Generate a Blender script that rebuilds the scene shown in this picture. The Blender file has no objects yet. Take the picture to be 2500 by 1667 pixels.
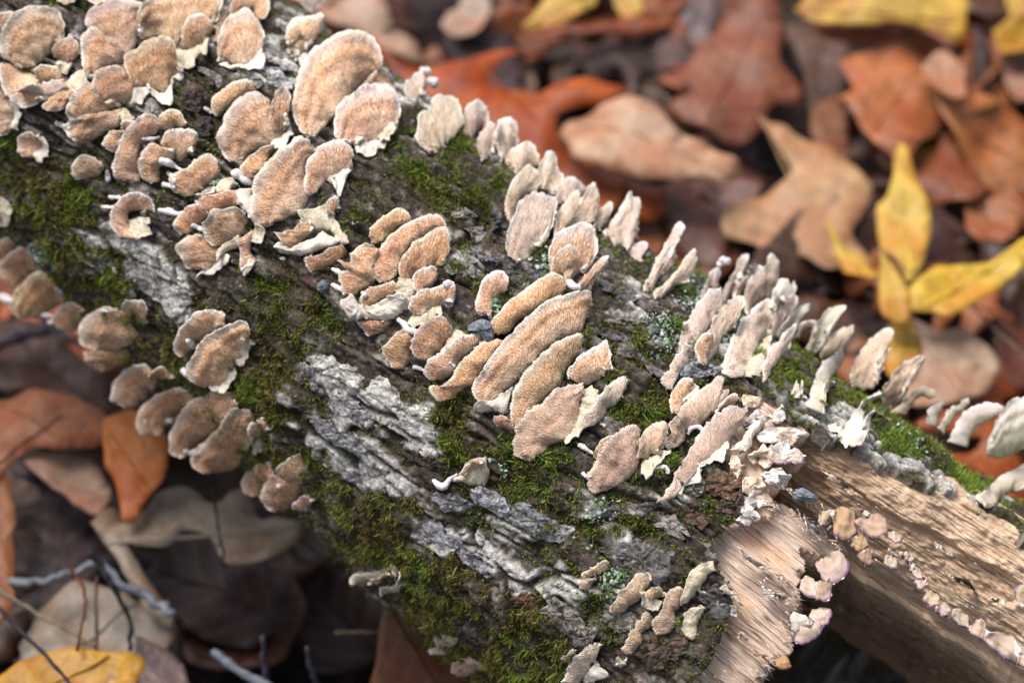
import bpy, math, random
import numpy as np
from mathutils import Vector
from mathutils.geometry import delaunay_2d_cdt
random.seed(7); RNG = np.random.default_rng(11)
scene = bpy.context.scene
COL = scene.collection

# ---------------------------------------------------------------- camera, sky, sun, exposure
PITCH = math.radians(47.0)
F_MM, SENSOR = 50.0, 24.0
PW, PH = 2500.0, 1667.0
FPX = F_MM / SENSOR * PW
RIGHT = np.array([1.0, 0.0, 0.0])
UPC = np.array([0.0, math.sin(PITCH), math.cos(PITCH)])
FWD = np.array([0.0, math.cos(PITCH), -math.sin(PITCH)])
AXIS_PX = (1004.0, 827.0)          # a point of the log's axis in the photograph
AXIS_D = 0.60                      # its distance from the camera plane
AXIS_H = 0.095                     # its height over the ground
_r0 = RIGHT * (AXIS_PX[0] - PW / 2) / FPX + UPC * (PH / 2 - AXIS_PX[1]) / FPX + FWD
_P0 = _r0 * AXIS_D
CAM = np.array([0.0, 0.0, AXIS_H - _P0[2]])
P0 = CAM + _P0

cam_data = bpy.data.cameras.new("camera")
cam = bpy.data.objects.new("camera", cam_data); COL.objects.link(cam)
cam.location = CAM
cam.rotation_euler = (math.pi / 2 - PITCH, 0, 0)
cam_data.sensor_fit = 'HORIZONTAL'; cam_data.sensor_width = SENSOR; cam_data.lens = F_MM
cam_data.clip_start = 0.01; cam_data.clip_end = 200
cam_data.dof.use_dof = True
cam_data.dof.focus_distance = 0.530
cam_data.dof.aperture_fstop = 5.2
cam_data.dof.aperture_blades = 7
scene.camera = cam

world = bpy.data.worlds.new("World"); scene.world = world; world.use_nodes = True
SUN_EL, SUN_AZ = 66.0, -50.0       # elevation; azimuth from +Y towards +X
wn = world.node_tree; wn.nodes.clear()
w_out = wn.nodes.new('ShaderNodeOutputWorld'); w_bg = wn.nodes.new('ShaderNodeBackground')
w_sky = wn.nodes.new('ShaderNodeTexSky'); w_hs = wn.nodes.new('ShaderNodeHueSaturation')
w_sky.sky_type = 'NISHITA'; w_sky.sun_disc = False
w_sky.sun_elevation = math.radians(SUN_EL); w_sky.sun_rotation = math.radians(SUN_AZ)
w_sky.dust_density = 4.0; w_sky.air_density = 1.0
w_hs.inputs['Saturation'].default_value = 0.52    # a cloud-covered sky
w_bg.inputs['Strength'].default_value = 0.095
wn.links.new(w_sky.outputs[0], w_hs.inputs['Color']); wn.links.new(w_hs.outputs[0], w_bg.inputs['Color'])
wn.links.new(w_bg.outputs[0], w_out.inputs['Surface'])
sun_data = bpy.data.lights.new("sun", 'SUN'); sun = bpy.data.objects.new("sun", sun_data); COL.objects.link(sun)
sun_data.energy = 1.8; sun_data.angle = math.radians(32); sun_data.color = (1.0, 0.975, 0.945)
_el, _az = math.radians(SUN_EL), math.radians(SUN_AZ)
_sd = Vector((math.sin(_az) * math.cos(_el), math.cos(_az) * math.cos(_el), math.sin(_el)))
sun.rotation_euler = (-_sd).to_track_quat('-Z', 'Y').to_euler()
sun.location = (0, 0, 3)
scene.view_settings.view_transform = 'Standard'; scene.view_settings.look = 'None'
scene.view_settings.gamma = 1.0; scene.view_settings.use_curve_mapping = False
scene.view_settings.exposure = 1.15
scene.render.engine = 'CYCLES'
scene.cycles.use_denoising = True
scene.cycles.max_bounces = 6

# ---------------------------------------------------------------- helpers
def ray(p):
    p = np.asarray(p, float)
    return (RIGHT * ((p[..., 0:1] - PW / 2) / FPX) + UPC * ((PH / 2 - p[..., 1:2]) / FPX) + FWD)
def unproj(p, d):
    return CAM + ray(p) * np.asarray(d, float)[..., None]
def proj(P):
    q = np.asarray(P, float) - CAM
    d = q @ FWD
    return np.stack([PW / 2 + (q @ RIGHT) / d * FPX, PH / 2 - (q @ UPC) / d * FPX], -1), d

def _hash(ix, iy, iz, seed):
    h = (ix.astype(np.int64) * 374761393 + iy.astype(np.int64) * 668265263 + iz.astype(np.int64) * 2147483647 + seed * 1274126177) & 0xffffffff
    h = ((h ^ (h >> 13)) * 1274126177) & 0xffffffff
    h = ((h ^ (h >> 16)) * 2246822519) & 0xffffffff
    h = h ^ (h >> 15)
    return (h & 0xffffff) / float(0xffffff)
def vnoise(x, y, z=0.0, seed=0):
    x, y, z = np.broadcast_arrays(np.asarray(x, float), np.asarray(y, float), np.asarray(z, float))
    ix, iy, iz = np.floor(x).astype(np.int64), np.floor(y).astype(np.int64), np.floor(z).astype(np.int64)
    fx, fy, fz = x - ix, y - iy, z - iz
    fx, fy, fz = [f * f * f * (f * (f * 6 - 15) + 10) for f in (fx, fy, fz)]
    out = 0
    for dx in (0, 1):
        wx = fx if dx else 1 - fx
        for dy in (0, 1):
            wy = fy if dy else 1 - fy
            for dz in (0, 1):
                wz = fz if dz else 1 - fz
                out = out + wx * wy * wz * _hash(ix + dx, iy + dy, iz + dz, seed)
    return out * 2 - 1
def fbm(x, y, z=0.0, seed=0, octv=4, gain=0.5):
    a, s, t, f = 1.0, 0.0, 0.0, 1.0
    for o in range(octv):
        s = s + a * vnoise(np.asarray(x) * f, np.asarray(y) * f, np.asarray(z) * f, seed + o * 17); t += a; a *= gain; f *= 2.03
    return s / t
def voronoi(x, y, seed=0, jit=0.9):
    ix, iy = np.floor(x).astype(np.int64), np.floor(y).astype(np.int64)
    f1 = np.full(x.shape, 9.0); f2 = np.full(x.shape, 9.0); cid = np.zeros(x.shape)
    z0 = np.zeros_like(ix)
    for dx in (-1, 0, 1):
        for dy in (-1, 0, 1):
            cx, cy = ix + dx, iy + dy
            px = cx + 0.5 + (_hash(cx, cy, z0, seed) - .5) * jit
            py = cy + 0.5 + (_hash(cx, cy, z0 + 1, seed) - .5) * jit
            d = np.hypot(x - px, y - py)
            idv = _hash(cx, cy, z0 + 2, seed)
            near = d < f1
            f2 = np.where(near, f1, np.minimum(f2, d))
            cid = np.where(near, idv, cid)
            f1 = np.where(near, d, f1)
    return f1, f2, cid
def sstep(a, b, x):
    t = np.clip((np.asarray(x, float) - a) / (b - a), 0, 1); return t * t * (3 - 2 * t)
def in_poly(p, poly):
    x, y = p[..., 0], p[..., 1]; c = np.zeros(x.shape, bool); n = len(poly); j = n - 1
    for i in range(n):
        xi, yi = poly[i]; xj, yj = poly[j]
        if yi != yj:
            c ^= ((yi > y) != (yj > y)) & (x < (xj - xi) * (y - yi) / (yj - yi) + xi)
        j = i
    return c
def resample(pts, n, smooth=True):
    pts = np.asarray(pts, float)
    if len(pts) == 1: return np.repeat(pts, n, 0)
    if smooth and len(pts) > 2:
        q = np.vstack([2 * pts[0] - pts[1], pts, 2 * pts[-1] - pts[-2]]); o = []
        for i in range(1, len(q) - 2):
            t = np.linspace(0, 1, 12, endpoint=False)[:, None]
            a, b, c, d = q[i - 1], q[i], q[i + 1], q[i + 2]
            o.append(0.5 * (2 * b + (c - a) * t + (2 * a - 5 * b + 4 * c - d) * t ** 2 + (3 * b - a - 3 * c + d) * t ** 3))
        pts = np.vstack(o + [pts[-1:]])
    L = np.r_[0, np.cumsum(np.linalg.norm(np.diff(pts, axis=0), axis=1))]
    s = np.linspace(0, L[-1], n)
    return np.stack([np.interp(s, L, pts[:, k]) for k in range(pts.shape[1])], -1)

def mesh_np(name, V, faces, mats, parent=None, mat_index=None, smooth=True, uv=None, color=None, uv2=None):
    """faces: list of int arrays (n,3)/(n,4)"""
    faces = [np.asarray(f, np.int32) for f in faces if len(f)]
    me = bpy.data.meshes.new(name)
    V = np.asarray(V, np.float32)
    me.vertices.add(len(V)); me.vertices.foreach_set('co', V.ravel())
    loops = np.concatenate([f.ravel() for f in faces])
    sizes = np.concatenate([np.full(len(f), f.shape[1], np.int32) for f in faces])
    starts = np.r_[0, np.cumsum(sizes)[:-1]].astype(np.int32)
    me.loops.add(len(loops)); me.loops.foreach_set('vertex_index', loops.astype(np.int32))
    me.polygons.add(len(sizes)); me.polygons.foreach_set('loop_start', starts)
    try: me.polygons.foreach_set('loop_total', sizes)
    except Exception: pass
    for m in (mats if isinstance(mats, (list, tuple)) else [mats]): me.materials.append(m)
    if mat_index is not None: me.polygons.foreach_set('material_index', np.asarray(mat_index, np.int32))
    me.polygons.foreach_set('use_smooth', np.full(len(sizes), bool(smooth)))
    me.update(calc_edges=True)
    if uv is not None:
        ul = me.uv_layers.new(name='UVMap'); ul.data.foreach_set('uv', np.asarray(uv, np.float32)[loops].ravel())
    if uv2 is not None:
        ul = me.uv_layers.new(name='mm'); ul.data.foreach_set('uv', np.asarray(uv2, np.float32)[loops].ravel())
    if color is not None:
        ca = me.color_attributes.new(name='Col', type='FLOAT_COLOR', domain='POINT')
        c4 = np.ones((len(V), 4), np.float32); c4[:, :3] = color
        ca.data.foreach_set('color', c4.ravel())
    me.validate()
    o = bpy.data.objects.new(name, me); COL.objects.link(o)
    if parent is not None:
        o.parent = parent; o.matrix_parent_inverse = parent.matrix_basis.inverted() if False else o.matrix_parent_inverse
        off = np.array(parent_loc(parent))
        co = V - off.astype(np.float32); me.vertices.foreach_set('co', co.ravel()); me.update()
    return o
def parent_loc(p):
    l = Vector(p.location)
    while p.parent is not None:
        p = p.parent; l += Vector(p.location)
    return l
def thing(name, label, cat, loc, group=None):
    o = bpy.data.objects.new(name, None); COL.objects.link(o); o.location = [float(v) for v in loc]
    o.empty_display_size = 0.005
    o['label'] = label; o['category'] = cat
    if group: o['group'] = group
    return o
def grid_faces(n, m):
    i = np.arange((n - 1) * (m - 1)); a = i // (m - 1) * m + i % (m - 1)
    return np.stack([a, a + m, a + m + 1, a + 1], -1)
def tube(path, rad, nseg=8, caps=True):
    path = np.asarray(path, float); rad = np.asarray(rad, float); n = len(path)
    T = np.gradient(path, axis=0); T /= np.linalg.norm(T, axis=1)[:, None] + 1e-12
    ref = np.array([0.3, 0.2, 1.0]); V = []
    for i in range(n):
        a = np.cross(T[i], ref); a /= np.linalg.norm(a) + 1e-12; b = np.cross(T[i], a)
        an = np.linspace(0, 2 * math.pi, nseg, endpoint=False)
        V.append(path[i] + rad[i] * (np.cos(an)[:, None] * a + np.sin(an)[:, None] * b))
    V = np.vstack(V); F = []
    for i in range(n - 1):
        for k in range(nseg):
            F.append((i * nseg + k, i * nseg + (k + 1) % nseg, (i + 1) * nseg + (k + 1) % nseg, (i + 1) * nseg + k))
    T3 = []
    if caps:
        c0 = len(V); V = np.vstack([V, path[:1] - T[:1] * rad[0] * .6, path[-1:] + T[-1:] * rad[-1] * .6])
        for k in range(nseg):
            T3.append((c0, (k + 1) % nseg, k)); T3.append((c0 + 1, (n - 1) * nseg + k, (n - 1) * nseg + (k + 1) % nseg))
    return V, [np.array(F), np.array(T3)] if T3 else [np.array(F)]

# ---------------------------------------------------------------- materials
class NT:
    def __init__(s, name, rough=0.7, spec=0.3):
        s.m = bpy.data.materials.new(name); s.m.use_nodes = True; s.t = s.m.node_tree
        s.b = s.t.nodes['Principled BSDF']; s.b.inputs['Roughness'].default_value = rough
        s.b.inputs['Specular IOR Level'].default_value = spec
    def n(s, typ, **kw):
        nd = s.t.nodes.new(typ)
        for k, v in kw.items():
            if k in nd.inputs: nd.inputs[k].default_value = v
            else: setattr(nd, k, v)
        return nd
    def l(s, a, b): s.t.links.new(a, b)
    def coord(s, kind='Object'): return s.n('ShaderNodeTexCoord').outputs[kind]
    def noise(s, scale, detail=4, rough=.55, vec=None, stretch=None):
        nd = s.n('ShaderNodeTexNoise'); nd.inputs['Scale'].default_value = scale
        nd.inputs['Detail'].default_value = detail; nd.inputs['Roughness'].default_value = rough
        v = vec or s.coord()
        if stretch:
            mp = s.n('ShaderNodeMapping'); mp.inputs['Scale'].default_value = stretch; s.l(v, mp.inputs[0]); v = mp.outputs[0]
        s.l(v, nd.inputs['Vector']); return nd.outputs['Fac']
    def ramp(s, fac, stops):
        r = s.n('ShaderNodeValToRGB'); e = r.color_ramp.elements
        while len(e) > 1: e.remove(e[-1])
        e[0].position = stops[0][0]; e[0].color = (*stops[0][1], 1)
        for p, c in stops[1:]:
            k = e.new(p); k.color = (*c, 1)
        s.l(fac, r.inputs[0]); return r.outputs[0]
    def mix(s, fac, a, b, mode='MIX'):
        x = s.n('ShaderNodeMix', data_type='RGBA', blend_type=mode)
        for v, idx in ((fac, 0), (a, 6), (b, 7)):
            if isinstance(v, (int, float)): x.inputs[idx].default_value = v
            elif isinstance(v, tuple): x.inputs[idx].default_value = (*v, 1)
            else: s.l(v, x.inputs[idx])
        return x.outputs[2]
    def math(s, op, a, b=0.0):
        x = s.n('ShaderNodeMath', operation=op)
        for v, i in ((a, 0), (b, 1)):
            if isinstance(v, (int, float)): x.inputs[i].default_value = v
            else: s.l(v, x.inputs[i])
        return x.outputs[0]
    def bump(s, h, dist=.001, strength=1.0):
        b = s.n('ShaderNodeBump'); b.inputs['Strength'].default_value = strength; b.inputs['Distance'].default_value = dist
        s.l(h, b.inputs['Height']); s.l(b.outputs[0], s.b.inputs['Normal'])
    def col(s, c): s.l(c, s.b.inputs['Base Color'])

def cap_material(name, stops, rough=.85, HAIR=1.0, SHEER=0.0):
    k = NT(name, rough, .15)
    uv = k.n('ShaderNodeUVMap').outputs[0]
    sx = k.n('ShaderNodeSeparateXYZ'); k.l(uv, sx.inputs[0])
    wob = k.noise(320, 3)
    v = k.math('ADD', sx.outputs[1], k.math('MULTIPLY', k.math('SUBTRACT', wob, .5), .22))
    base = k.ramp(v, stops)
    oi = k.n('ShaderNodeObjectInfo')
    base = k.mix(1.0, base, oi.outputs['Color'], 'MULTIPLY')
    mm = k.n('ShaderNodeUVMap', uv_map='mm').outputs[0]
    mp = k.n('ShaderNodeMapping'); mp.inputs['Scale'].default_value = (2.9, 1.25, 1); k.l(mm, mp.inputs[0])
    wv = k.n('ShaderNodeTexNoise'); wv.inputs['Scale'].default_value = .9; wv.inputs['Detail'].default_value = 3; k.l(mp.outputs[0], wv.inputs['Vector'])
    ad = k.n('ShaderNodeVectorMath', operation='ADD'); k.l(mp.outputs[0], ad.inputs[0]); k.l(wv.outputs['Color'], ad.inputs[1])
    vo = k.n('ShaderNodeTexVoronoi', feature='F1'); vo.inputs['Scale'].default_value = 1.0; vo.inputs['Randomness'].default_value = 1.0; k.l(ad.outputs[0], vo.inputs['Vector'])
    tuft = k.math('SUBTRACT', 1.0, vo.outputs['Distance'])
    cs = k.n('ShaderNodeSeparateColor'); k.l(vo.outputs['Color'], cs.inputs[0])
    amt = HAIR
    # combed tufts of felt: brown between them, some of them bleached
    rimf = k.ramp(v, [(.80, (1, 1, 1)), (.90, (.25, .25, .25))])
    base = k.mix(k.math('MULTIPLY', rimf, amt), base, k.mix(1.0, base, k.ramp(tuft, [(.25, (.77, .66, .58)), (.5, (1.0, .98, .96)), (.85, (1.18, 1.18, 1.18))]), 'MULTIPLY'))
    pale = k.math('MULTIPLY', k.ramp(cs.outputs[0], [(.52, (0, 0, 0)), (.64, (1, 1, 1))]), k.ramp(tuft, [(.45, (0, 0, 0)), (.72, (1, 1, 1))]))
    dry = k.ramp(k.noise(170, 3), [(.36, (.25, .25, .25)), (.62, (1, 1, 1))])
    band = k.ramp(v, [(.08, (.15, .15, .15)), (.36, (.55, .55, .55)), (.55, (1, 1, 1)), (.78, (1, 1, 1)), (.85, (.2, .2, .2))])
    pale = k.math('MULTIPLY', k.math('MULTIPLY', pale, dry), k.math('MULTIPLY', band, .80 * amt))
    base = k.mix(pale, base, (.84, .72, .58))
    fine = k.n('ShaderNodeTexNoise'); fine.inputs['Scale'].default_value = 2.6; fine.inputs['Detail'].default_value = 4; fine.inputs['Roughness'].default_value = .7; k.l(mp.outputs[0], fine.inputs['Vector'])
    base = k.mix(1.0, base, k.ramp(fine.outputs['Fac'], [(.3, (.62, .58, .55)), (.5, (1, 1, 1)), (.7, (1.28, 1.27, 1.25))]), 'MULTIPLY')
    big = k.noise(120, 3)
    base = k.mix(1.0, base, k.ramp(big, [(.3, (.84, .80, .76)), (.7, (1.1, 1.12, 1.16))]), 'MULTIPLY')
    base = k.mix(k.ramp(k.noise(900, 1), [(.77, (0, 0, 0)), (.81, (.6, .6, .6))]), base, (.12, .085, .06))
    k.col(base); k.bump(k.math('ADD', k.math('MULTIPLY', tuft, .9 * amt), k.math('MULTIPLY', fine.outputs['Fac'], .5)), .0004, 1.0)
    if SHEER:
        tr = k.n('ShaderNodeBsdfTranslucent'); k.l(base, tr.inputs['Color']); ms = k.n('ShaderNodeMixShader'); ms.inputs[0].default_value = SHEER
        k.l(k.b.outputs[0], ms.inputs[1]); k.l(tr.outputs[0], ms.inputs[2]); k.l(ms.outputs[0], k.t.nodes['Material Output'].inputs['Surface'])
    return k.m
TAN = [(0, (.70, .58, .44)), (.15, (.62, .45, .31)), (.36, (.60, .395, .265)), (.55, (.59, .365, .225)), (.72, (.56, .325, .185)), (.79, (.56, .385, .275)), (.84, (.53, .40, .31)), (.93, (.55, .43, .345)), (.965, (.72, .62, .52)), (1.0, (.80, .72, .62))]
GREY = [(0, (.80, .72, .62)), (.2, (.72, .59, .48)), (.5, (.68, .52, .41)), (.62, (.73, .59, .48)), (.8, (.67, .54, .44)), (.93, (.70, .59, .50)), (.97, (.84, .77, .69)), (1.0, (.88, .83, .76))]
IVORY = [(0, (.55, .55, .27)), (.16, (.74, .69, .52)), (.5, (.82, .74, .61)), (.8, (.85, .79, .69)), (1.0, (.90, .87, .82))]
PURP = [(0, (.60, .50, .41)), (.3, (.53, .42, .34)), (.5, (.63, .52, .43)), (.62, (.50, .39, .31)), (.78, (.63, .53, .45)), (.9, (.52, .40, .34)), (.96, (.24, .15, .22)), (1.0, (.22, .14, .23))]
M_TAN = cap_material('tan_cap', TAN)
M_GREY = cap_material('pale_cap', GREY, HAIR=.8, SHEER=.22)
M_IVORY = cap_material('ivory_cap', IVORY, HAIR=.18, SHEER=.38)
M_PURP = cap_material('purple_rim_cap', PURP, HAIR=.12)
def flesh(name, c0, c1, sc=300, rough=.75, bd=.0005):
    k = NT(name, rough, .2)
    k.col(k.ramp(k.noise(sc, 5, .6), [(.3, c0), (.7, c1)])); k.bump(k.noise(1500, 5, .65), bd, .8); return k.m
M_WHITE = flesh('white_pore_surface', (.56, .46, .36), (.76, .70, .62))
M_CREAM = flesh('cream_crust', (.52, .42, .27), (.75, .68, .55), 500, bd=.001)
M_TIP = flesh('white_growing_tip', (.62, .54, .52), (.82, .77, .75), 260, bd=.0008)
def attr_material(name, rough=.8, spec=.2, nz=900, lo=.6, hi=1.35, bd=.0008, bs=1500):
    k = NT(name, rough, spec)
    a = k.n('ShaderNodeAttribute', attribute_name='Col')
    k.col(k.mix(1.0, a.outputs['Color'], k.ramp(k.noise(nz, 5, .65), [(.28, (lo,) * 3), (.5, (1, 1, 1)), (.74, (hi,) * 3)]), 'MULTIPLY'))
    k.bump(k.noise(bs, 6, .7), bd, .9); return k.m
M_BARK = attr_material('bark', .85, .2, 1000, .35, 1.8, .0016, 1100)
M_MOSS = attr_material('moss', .75, .2, 300, .8, 1.2, .0001)
M_LICHEN = attr_material('lichen', .9, .1, 1500, .75, 1.15, .0005)
M_BRISTLE = attr_material('bristle', .8, .2, 400, .9, 1.1, .0001)
M_FLAKE = attr_material('rotten_wood_flake', .85, .15, 700, .75, 1.2, .0008, 900)
def wood_material(name, c0, c1, c2):
    k = NT(name, .8, .2)
    a = k.n('ShaderNodeAttribute', attribute_name='Col')
    uv0 = k.n('ShaderNodeUVMap').outputs[0]
    dn = k.n('ShaderNodeTexNoise'); dn.inputs['Scale'].default_value = 130; dn.inputs['Detail'].default_value = 4; k.l(uv0, dn.inputs['Vector'])
    sc = k.n('ShaderNodeVectorMath', operation='SCALE'); sc.inputs['Scale'].default_value = .0016; k.l(dn.outputs['Color'], sc.inputs[0])
    av = k.n('ShaderNodeVectorMath', operation='ADD'); k.l(uv0, av.inputs[0]); k.l(sc.outputs[0], av.inputs[1]); uv = av.outputs[0]
    f = k.noise(1.0, 6, .75, uv, (210, 1900, 1)); g = k.noise(1.0, 6, .75, uv, (75, 430, 1))
    c = k.ramp(f, [(.28, c0), (.5, c1), (.72, c2)])
    c = k.mix(1.0, c, k.ramp(g, [(.25, (.62, .55, .5)), (.55, (1, 1, 1)), (.8, (1.2, 1.18, 1.15))]), 'MULTIPLY')
    c = k.mix(1.0, c, a.outputs['Color'], 'MULTIPLY')
    crk = k.ramp(k.noise(1.0, 3, .5, uv, (16, 520, 1)), [(.485, (0, 0, 0)), (.5, (.75, .75, .75)), (.515, (0, 0, 0))])
    msk = k.ramp(k.noise(1.0, 2, .5, uv, (90, 120, 1)), [(.45, (0, 0, 0)), (.6, (1, 1, 1))])
    c = k.mix(k.math('MULTIPLY', crk, msk), c, (.10, .06, .04))
    c = k.mix(k.ramp(k.noise(1.0, 5, .7, uv, (260, 420, 1)), [(.58, (0, 0, 0)), (.72, (.55, .55, .55))]), c, (.80, .72, .64))
    k.col(c); k.bump(k.math('SUBTRACT', f, crk), .0012, 1.0); return k.m
M_WOOD = wood_material('broken_wood', (.50, .36, .27), (.73, .585, .48), (.87, .785, .70))
M_WOOD2 = wood_material('rotten_wood', (.42, .28, .18), (.69, .53, .385), (.84, .735, .60))
M_STONE = flesh('blue_grey_stone', (.10, .11, .135), (.23, .25, .28), 700, .6)
def leaf_material():
    k = NT('dead_leaf', .5, .3)
    oi = k.n('ShaderNodeObjectInfo')
    uv = k.n('ShaderNodeUVMap').outputs[0]
    c = k.mix(1.0, oi.outputs['Color'], k.ramp(k.noise(55, 5, .6), [(.3, (.42, .34, .33)), (.5, (1, 1, 1)), (.7, (1.35, 1.3, 1.2))]), 'MULTIPLY')
    c = k.mix(k.ramp(k.noise(130, 3), [(.62, (0, 0, 0)), (.74, (.7, .7, .7))]), c, (.05, .03, .022))
    sx = k.n('ShaderNodeSeparateXYZ'); k.l(uv, sx.inputs[0])
    ay = k.math('ABSOLUTE', sx.outputs[1]); vv = k.math('ADD', k.math('SUBTRACT', sx.outputs[0], k.math('MULTIPLY', ay, .8)), k.math('MULTIPLY', k.noise(25, 2), .06))
    vein = k.math('POWER', k.math('ABSOLUTE', k.math('SINE', k.math('MULTIPLY', vv, 38.0))), 10.0)
    c = k.mix(k.math('MULTIPLY', vein, .05), c, (.55, .42, .30))
    rim_ = k.ramp(k.noise(38, 4, .6), [(.42, (0, 0, 0)), (.62, (.8, .8, .8))])
    c = k.mix(rim_, c, k.mix(1.0, c, (.55, .30, .20), 'MULTIPLY'))
    k.col(c); k.bump(k.math('ADD', k.math('MULTIPLY', vein, .03), k.noise(220, 5)), .0010, .7)
    return k.m
M_LEAF = leaf_material()
def twig_material():
    k = NT('twig_bark', .7, .3); oi = k.n('ShaderNodeObjectInfo')
    k.col(k.mix(1.0, oi.outputs['Color'], k.ramp(k.noise(300, 4), [(.3, (.5, .5, .5)), (.7, (1.4, 1.4, 1.4))]), 'MULTIPLY')); k.bump(k.noise(600, 4), .0006)
    return k.m
M_TWIG = twig_material()
k = NT('dark_soil', .9, .2)
k.col(k.ramp(k.noise(90, 6, .65), [(.3, (.012, .009, .008)), (.6, (.035, .024, .018)), (.8, (.07, .045, .03))])); k.bump(k.noise(160, 6), .004)
M_SOIL = k.m
# ---------------------------------------------------------------- the fallen log
A_IMG = np.array([0.783, -0.622]); A_IMG /= np.linalg.norm(A_IMG)
AX = RIGHT * A_IMG[0] + UPC * A_IMG[1] + FWD * (-0.15); AX /= np.linalg.norm(AX)
R0, RK = 0.0585, 1.0           # radius at the axis point and its growth per metre
_v = -(_r0 / np.linalg.norm(_r0)); E1 = _v - AX * (_v @ AX); E1 /= np.linalg.norm(E1)
E2 = np.cross(AX, E1)
if E2 @ UPC < 0: E2 = -E2
def log_base(t, th, rad=None):
    r = R0 * (1 + RK * t) if rad is None else rad
    return P0 + t[..., None] * AX + r[..., None] * (np.cos(th)[..., None] * E1 + np.sin(th)[..., None] * E2)
def V_(*pts): return [(x * 1.06293, y * 1.06293) for x, y in pts]
# moss cushions and pale bark, (x, y, rx, ry, angle, weight) in the 2352-wide view
MOSS = [(110,430,170,90,30,1),(180,620,150,80,38,1),(60,480,90,80,0,1),(270,740,110,60,40,.9),(400,840,80,60,30,.8),(650,760,200,110,25,1),
        (560,900,120,80,40,1),(470,520,60,40,0,.5),(840,470,50,40,0,.9),(1040,440,110,85,40,1),(1080,370,80,40,40,.8),(1180,420,60,30,40,.6),
        (1060,540,60,30,30,.8),(1080,640,80,40,20,.8),(940,300,50,30,30,.8),(870,600,80,50,20,.5),(700,300,40,30,0,.5),(560,300,50,30,0,.4),
        (1380,750,60,40,10,1),(1530,790,80,60,10,1.1),(1480,690,70,30,15,.5),(1590,660,60,40,20,1),(1440,920,80,60,30,.8),(1500,1000,90,80,20,.9),(1060,1010,110,60,20,1),
        (1230,1080,200,70,20,1),(1250,1190,180,60,20,1),(1150,1150,100,60,0,.8),(820,1140,170,60,30,1),(720,1080,90,40,30,.8),(850,1260,120,45,42,1),(1000,1430,120,50,45,1),(1110,1540,100,50,45,1),(640,1120,70,35,40,.9),(1300,1480,90,60,0,.8),(900,1200,100,40,30,.8),(560,1060,60,40,30,.9),(950,1230,150,60,35,1),(850,940,70,40,30,.4),
        (1080,1370,170,70,35,1.2),(1220,1480,160,110,40,1.2),(1000,1300,120,50,35,1),(1440,1220,120,50,20,.8),(1300,1320,90,40,20,.6),(1560,1340,60,40,0,.4),
        (1400,1480,60,60,0,.5),(1160,1560,100,80,40,1.2),(1790,870,110,40,28,1.2),(1870,800,70,40,25,1.1),(1980,930,100,40,30,1.2),(2110,1000,100,40,30,1.3),(2200,1050,80,35,30,1.3),
        (1740,850,60,40,0,.9),(1680,640,40,40,0,.7),(380,650,60,30,30,.3),(320,820,60,50,0,.8),(600,1000,60,90,30,.9),(1200,520,60,40,30,.5),(1310,580,40,40,0,.5),(1900,880,60,30,30,1),
        (0,360,80,70,0,.9),(350,290,60,30,30,.5),(300,540,40,60,0,.5),(560,640,50,30,0,.6),(1040,1130,70,50,0,.6),(2240,1090,60,30,20,1),(2330,1140,40,30,0,.9),(660,700,120,60,20,.6)]
PALE = [(250,560,60,90,45,1),(390,650,130,50,42,1),(430,710,80,30,45,.8),(850,920,190,45,33,1),(960,970,90,45,40,1),(800,1030,180,50,32,1),(870,1085,110,35,30,.8),
        (1190,1215,110,40,28,1),(1050,1265,130,45,28,1),(1250,1350,110,35,30,.9),(1400,1220,90,40,25,.6),(1240,1440,70,30,20,.5),(650,110,80,40,35,.9),(700,170,70,30,35,.8),(560,170,40,30,30,.5),
        (960,250,70,25,40,.8),(1090,590,60,25,20,.7),(1170,660,50,25,0,.4),(1480,730,80,22,25,.5),(1640,830,80,30,20,.8),(1530,1180,80,30,20,.5),(1930,970,130,30,27,1.5),(2060,1050,120,30,28,1.5),(1830,910,80,15,28,.9),(760,1110,60,30,30,.5),
        (700,830,90,30,30,.4),(640,940,60,30,40,.5),(1500,700,60,20,30,.6),(1350,1130,60,25,0,.3),(2200,1110,90,26,28,1.4)]
BROWN = [(440,220,70,60,40,1),(560,560,60,40,0,.5),(700,610,80,30,30,.8),(1620,1140,80,50,30,.7),(1610,1220,60,40,30,.5),(1700,930,70,18,25,1),(1240,1400,80,30,15,.7),(1510,1500,80,40,0,.7),(1560,1440,90,60,0,.3),(1130,560,60,20,20,.6),(1450,1010,60,40,0,.5),(930,990,30,20,0,.6)]
def blobs(p, lst, soft=.45):
    out = np.zeros(p.shape[:-1])
    for x, y, rx, ry, an, w in lst:
        a = math.radians(an); dx = p[..., 0] / 1.06293 - x; dy = p[..., 1] / 1.06293 - y
        u = (dx * math.cos(a) + dy * math.sin(a)) / rx; v = (-dx * math.sin(a) + dy * math.cos(a)) / ry
        out = np.maximum(out, w * np.clip(1.35 - np.hypot(u, v), 0, 1))
    return out
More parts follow.
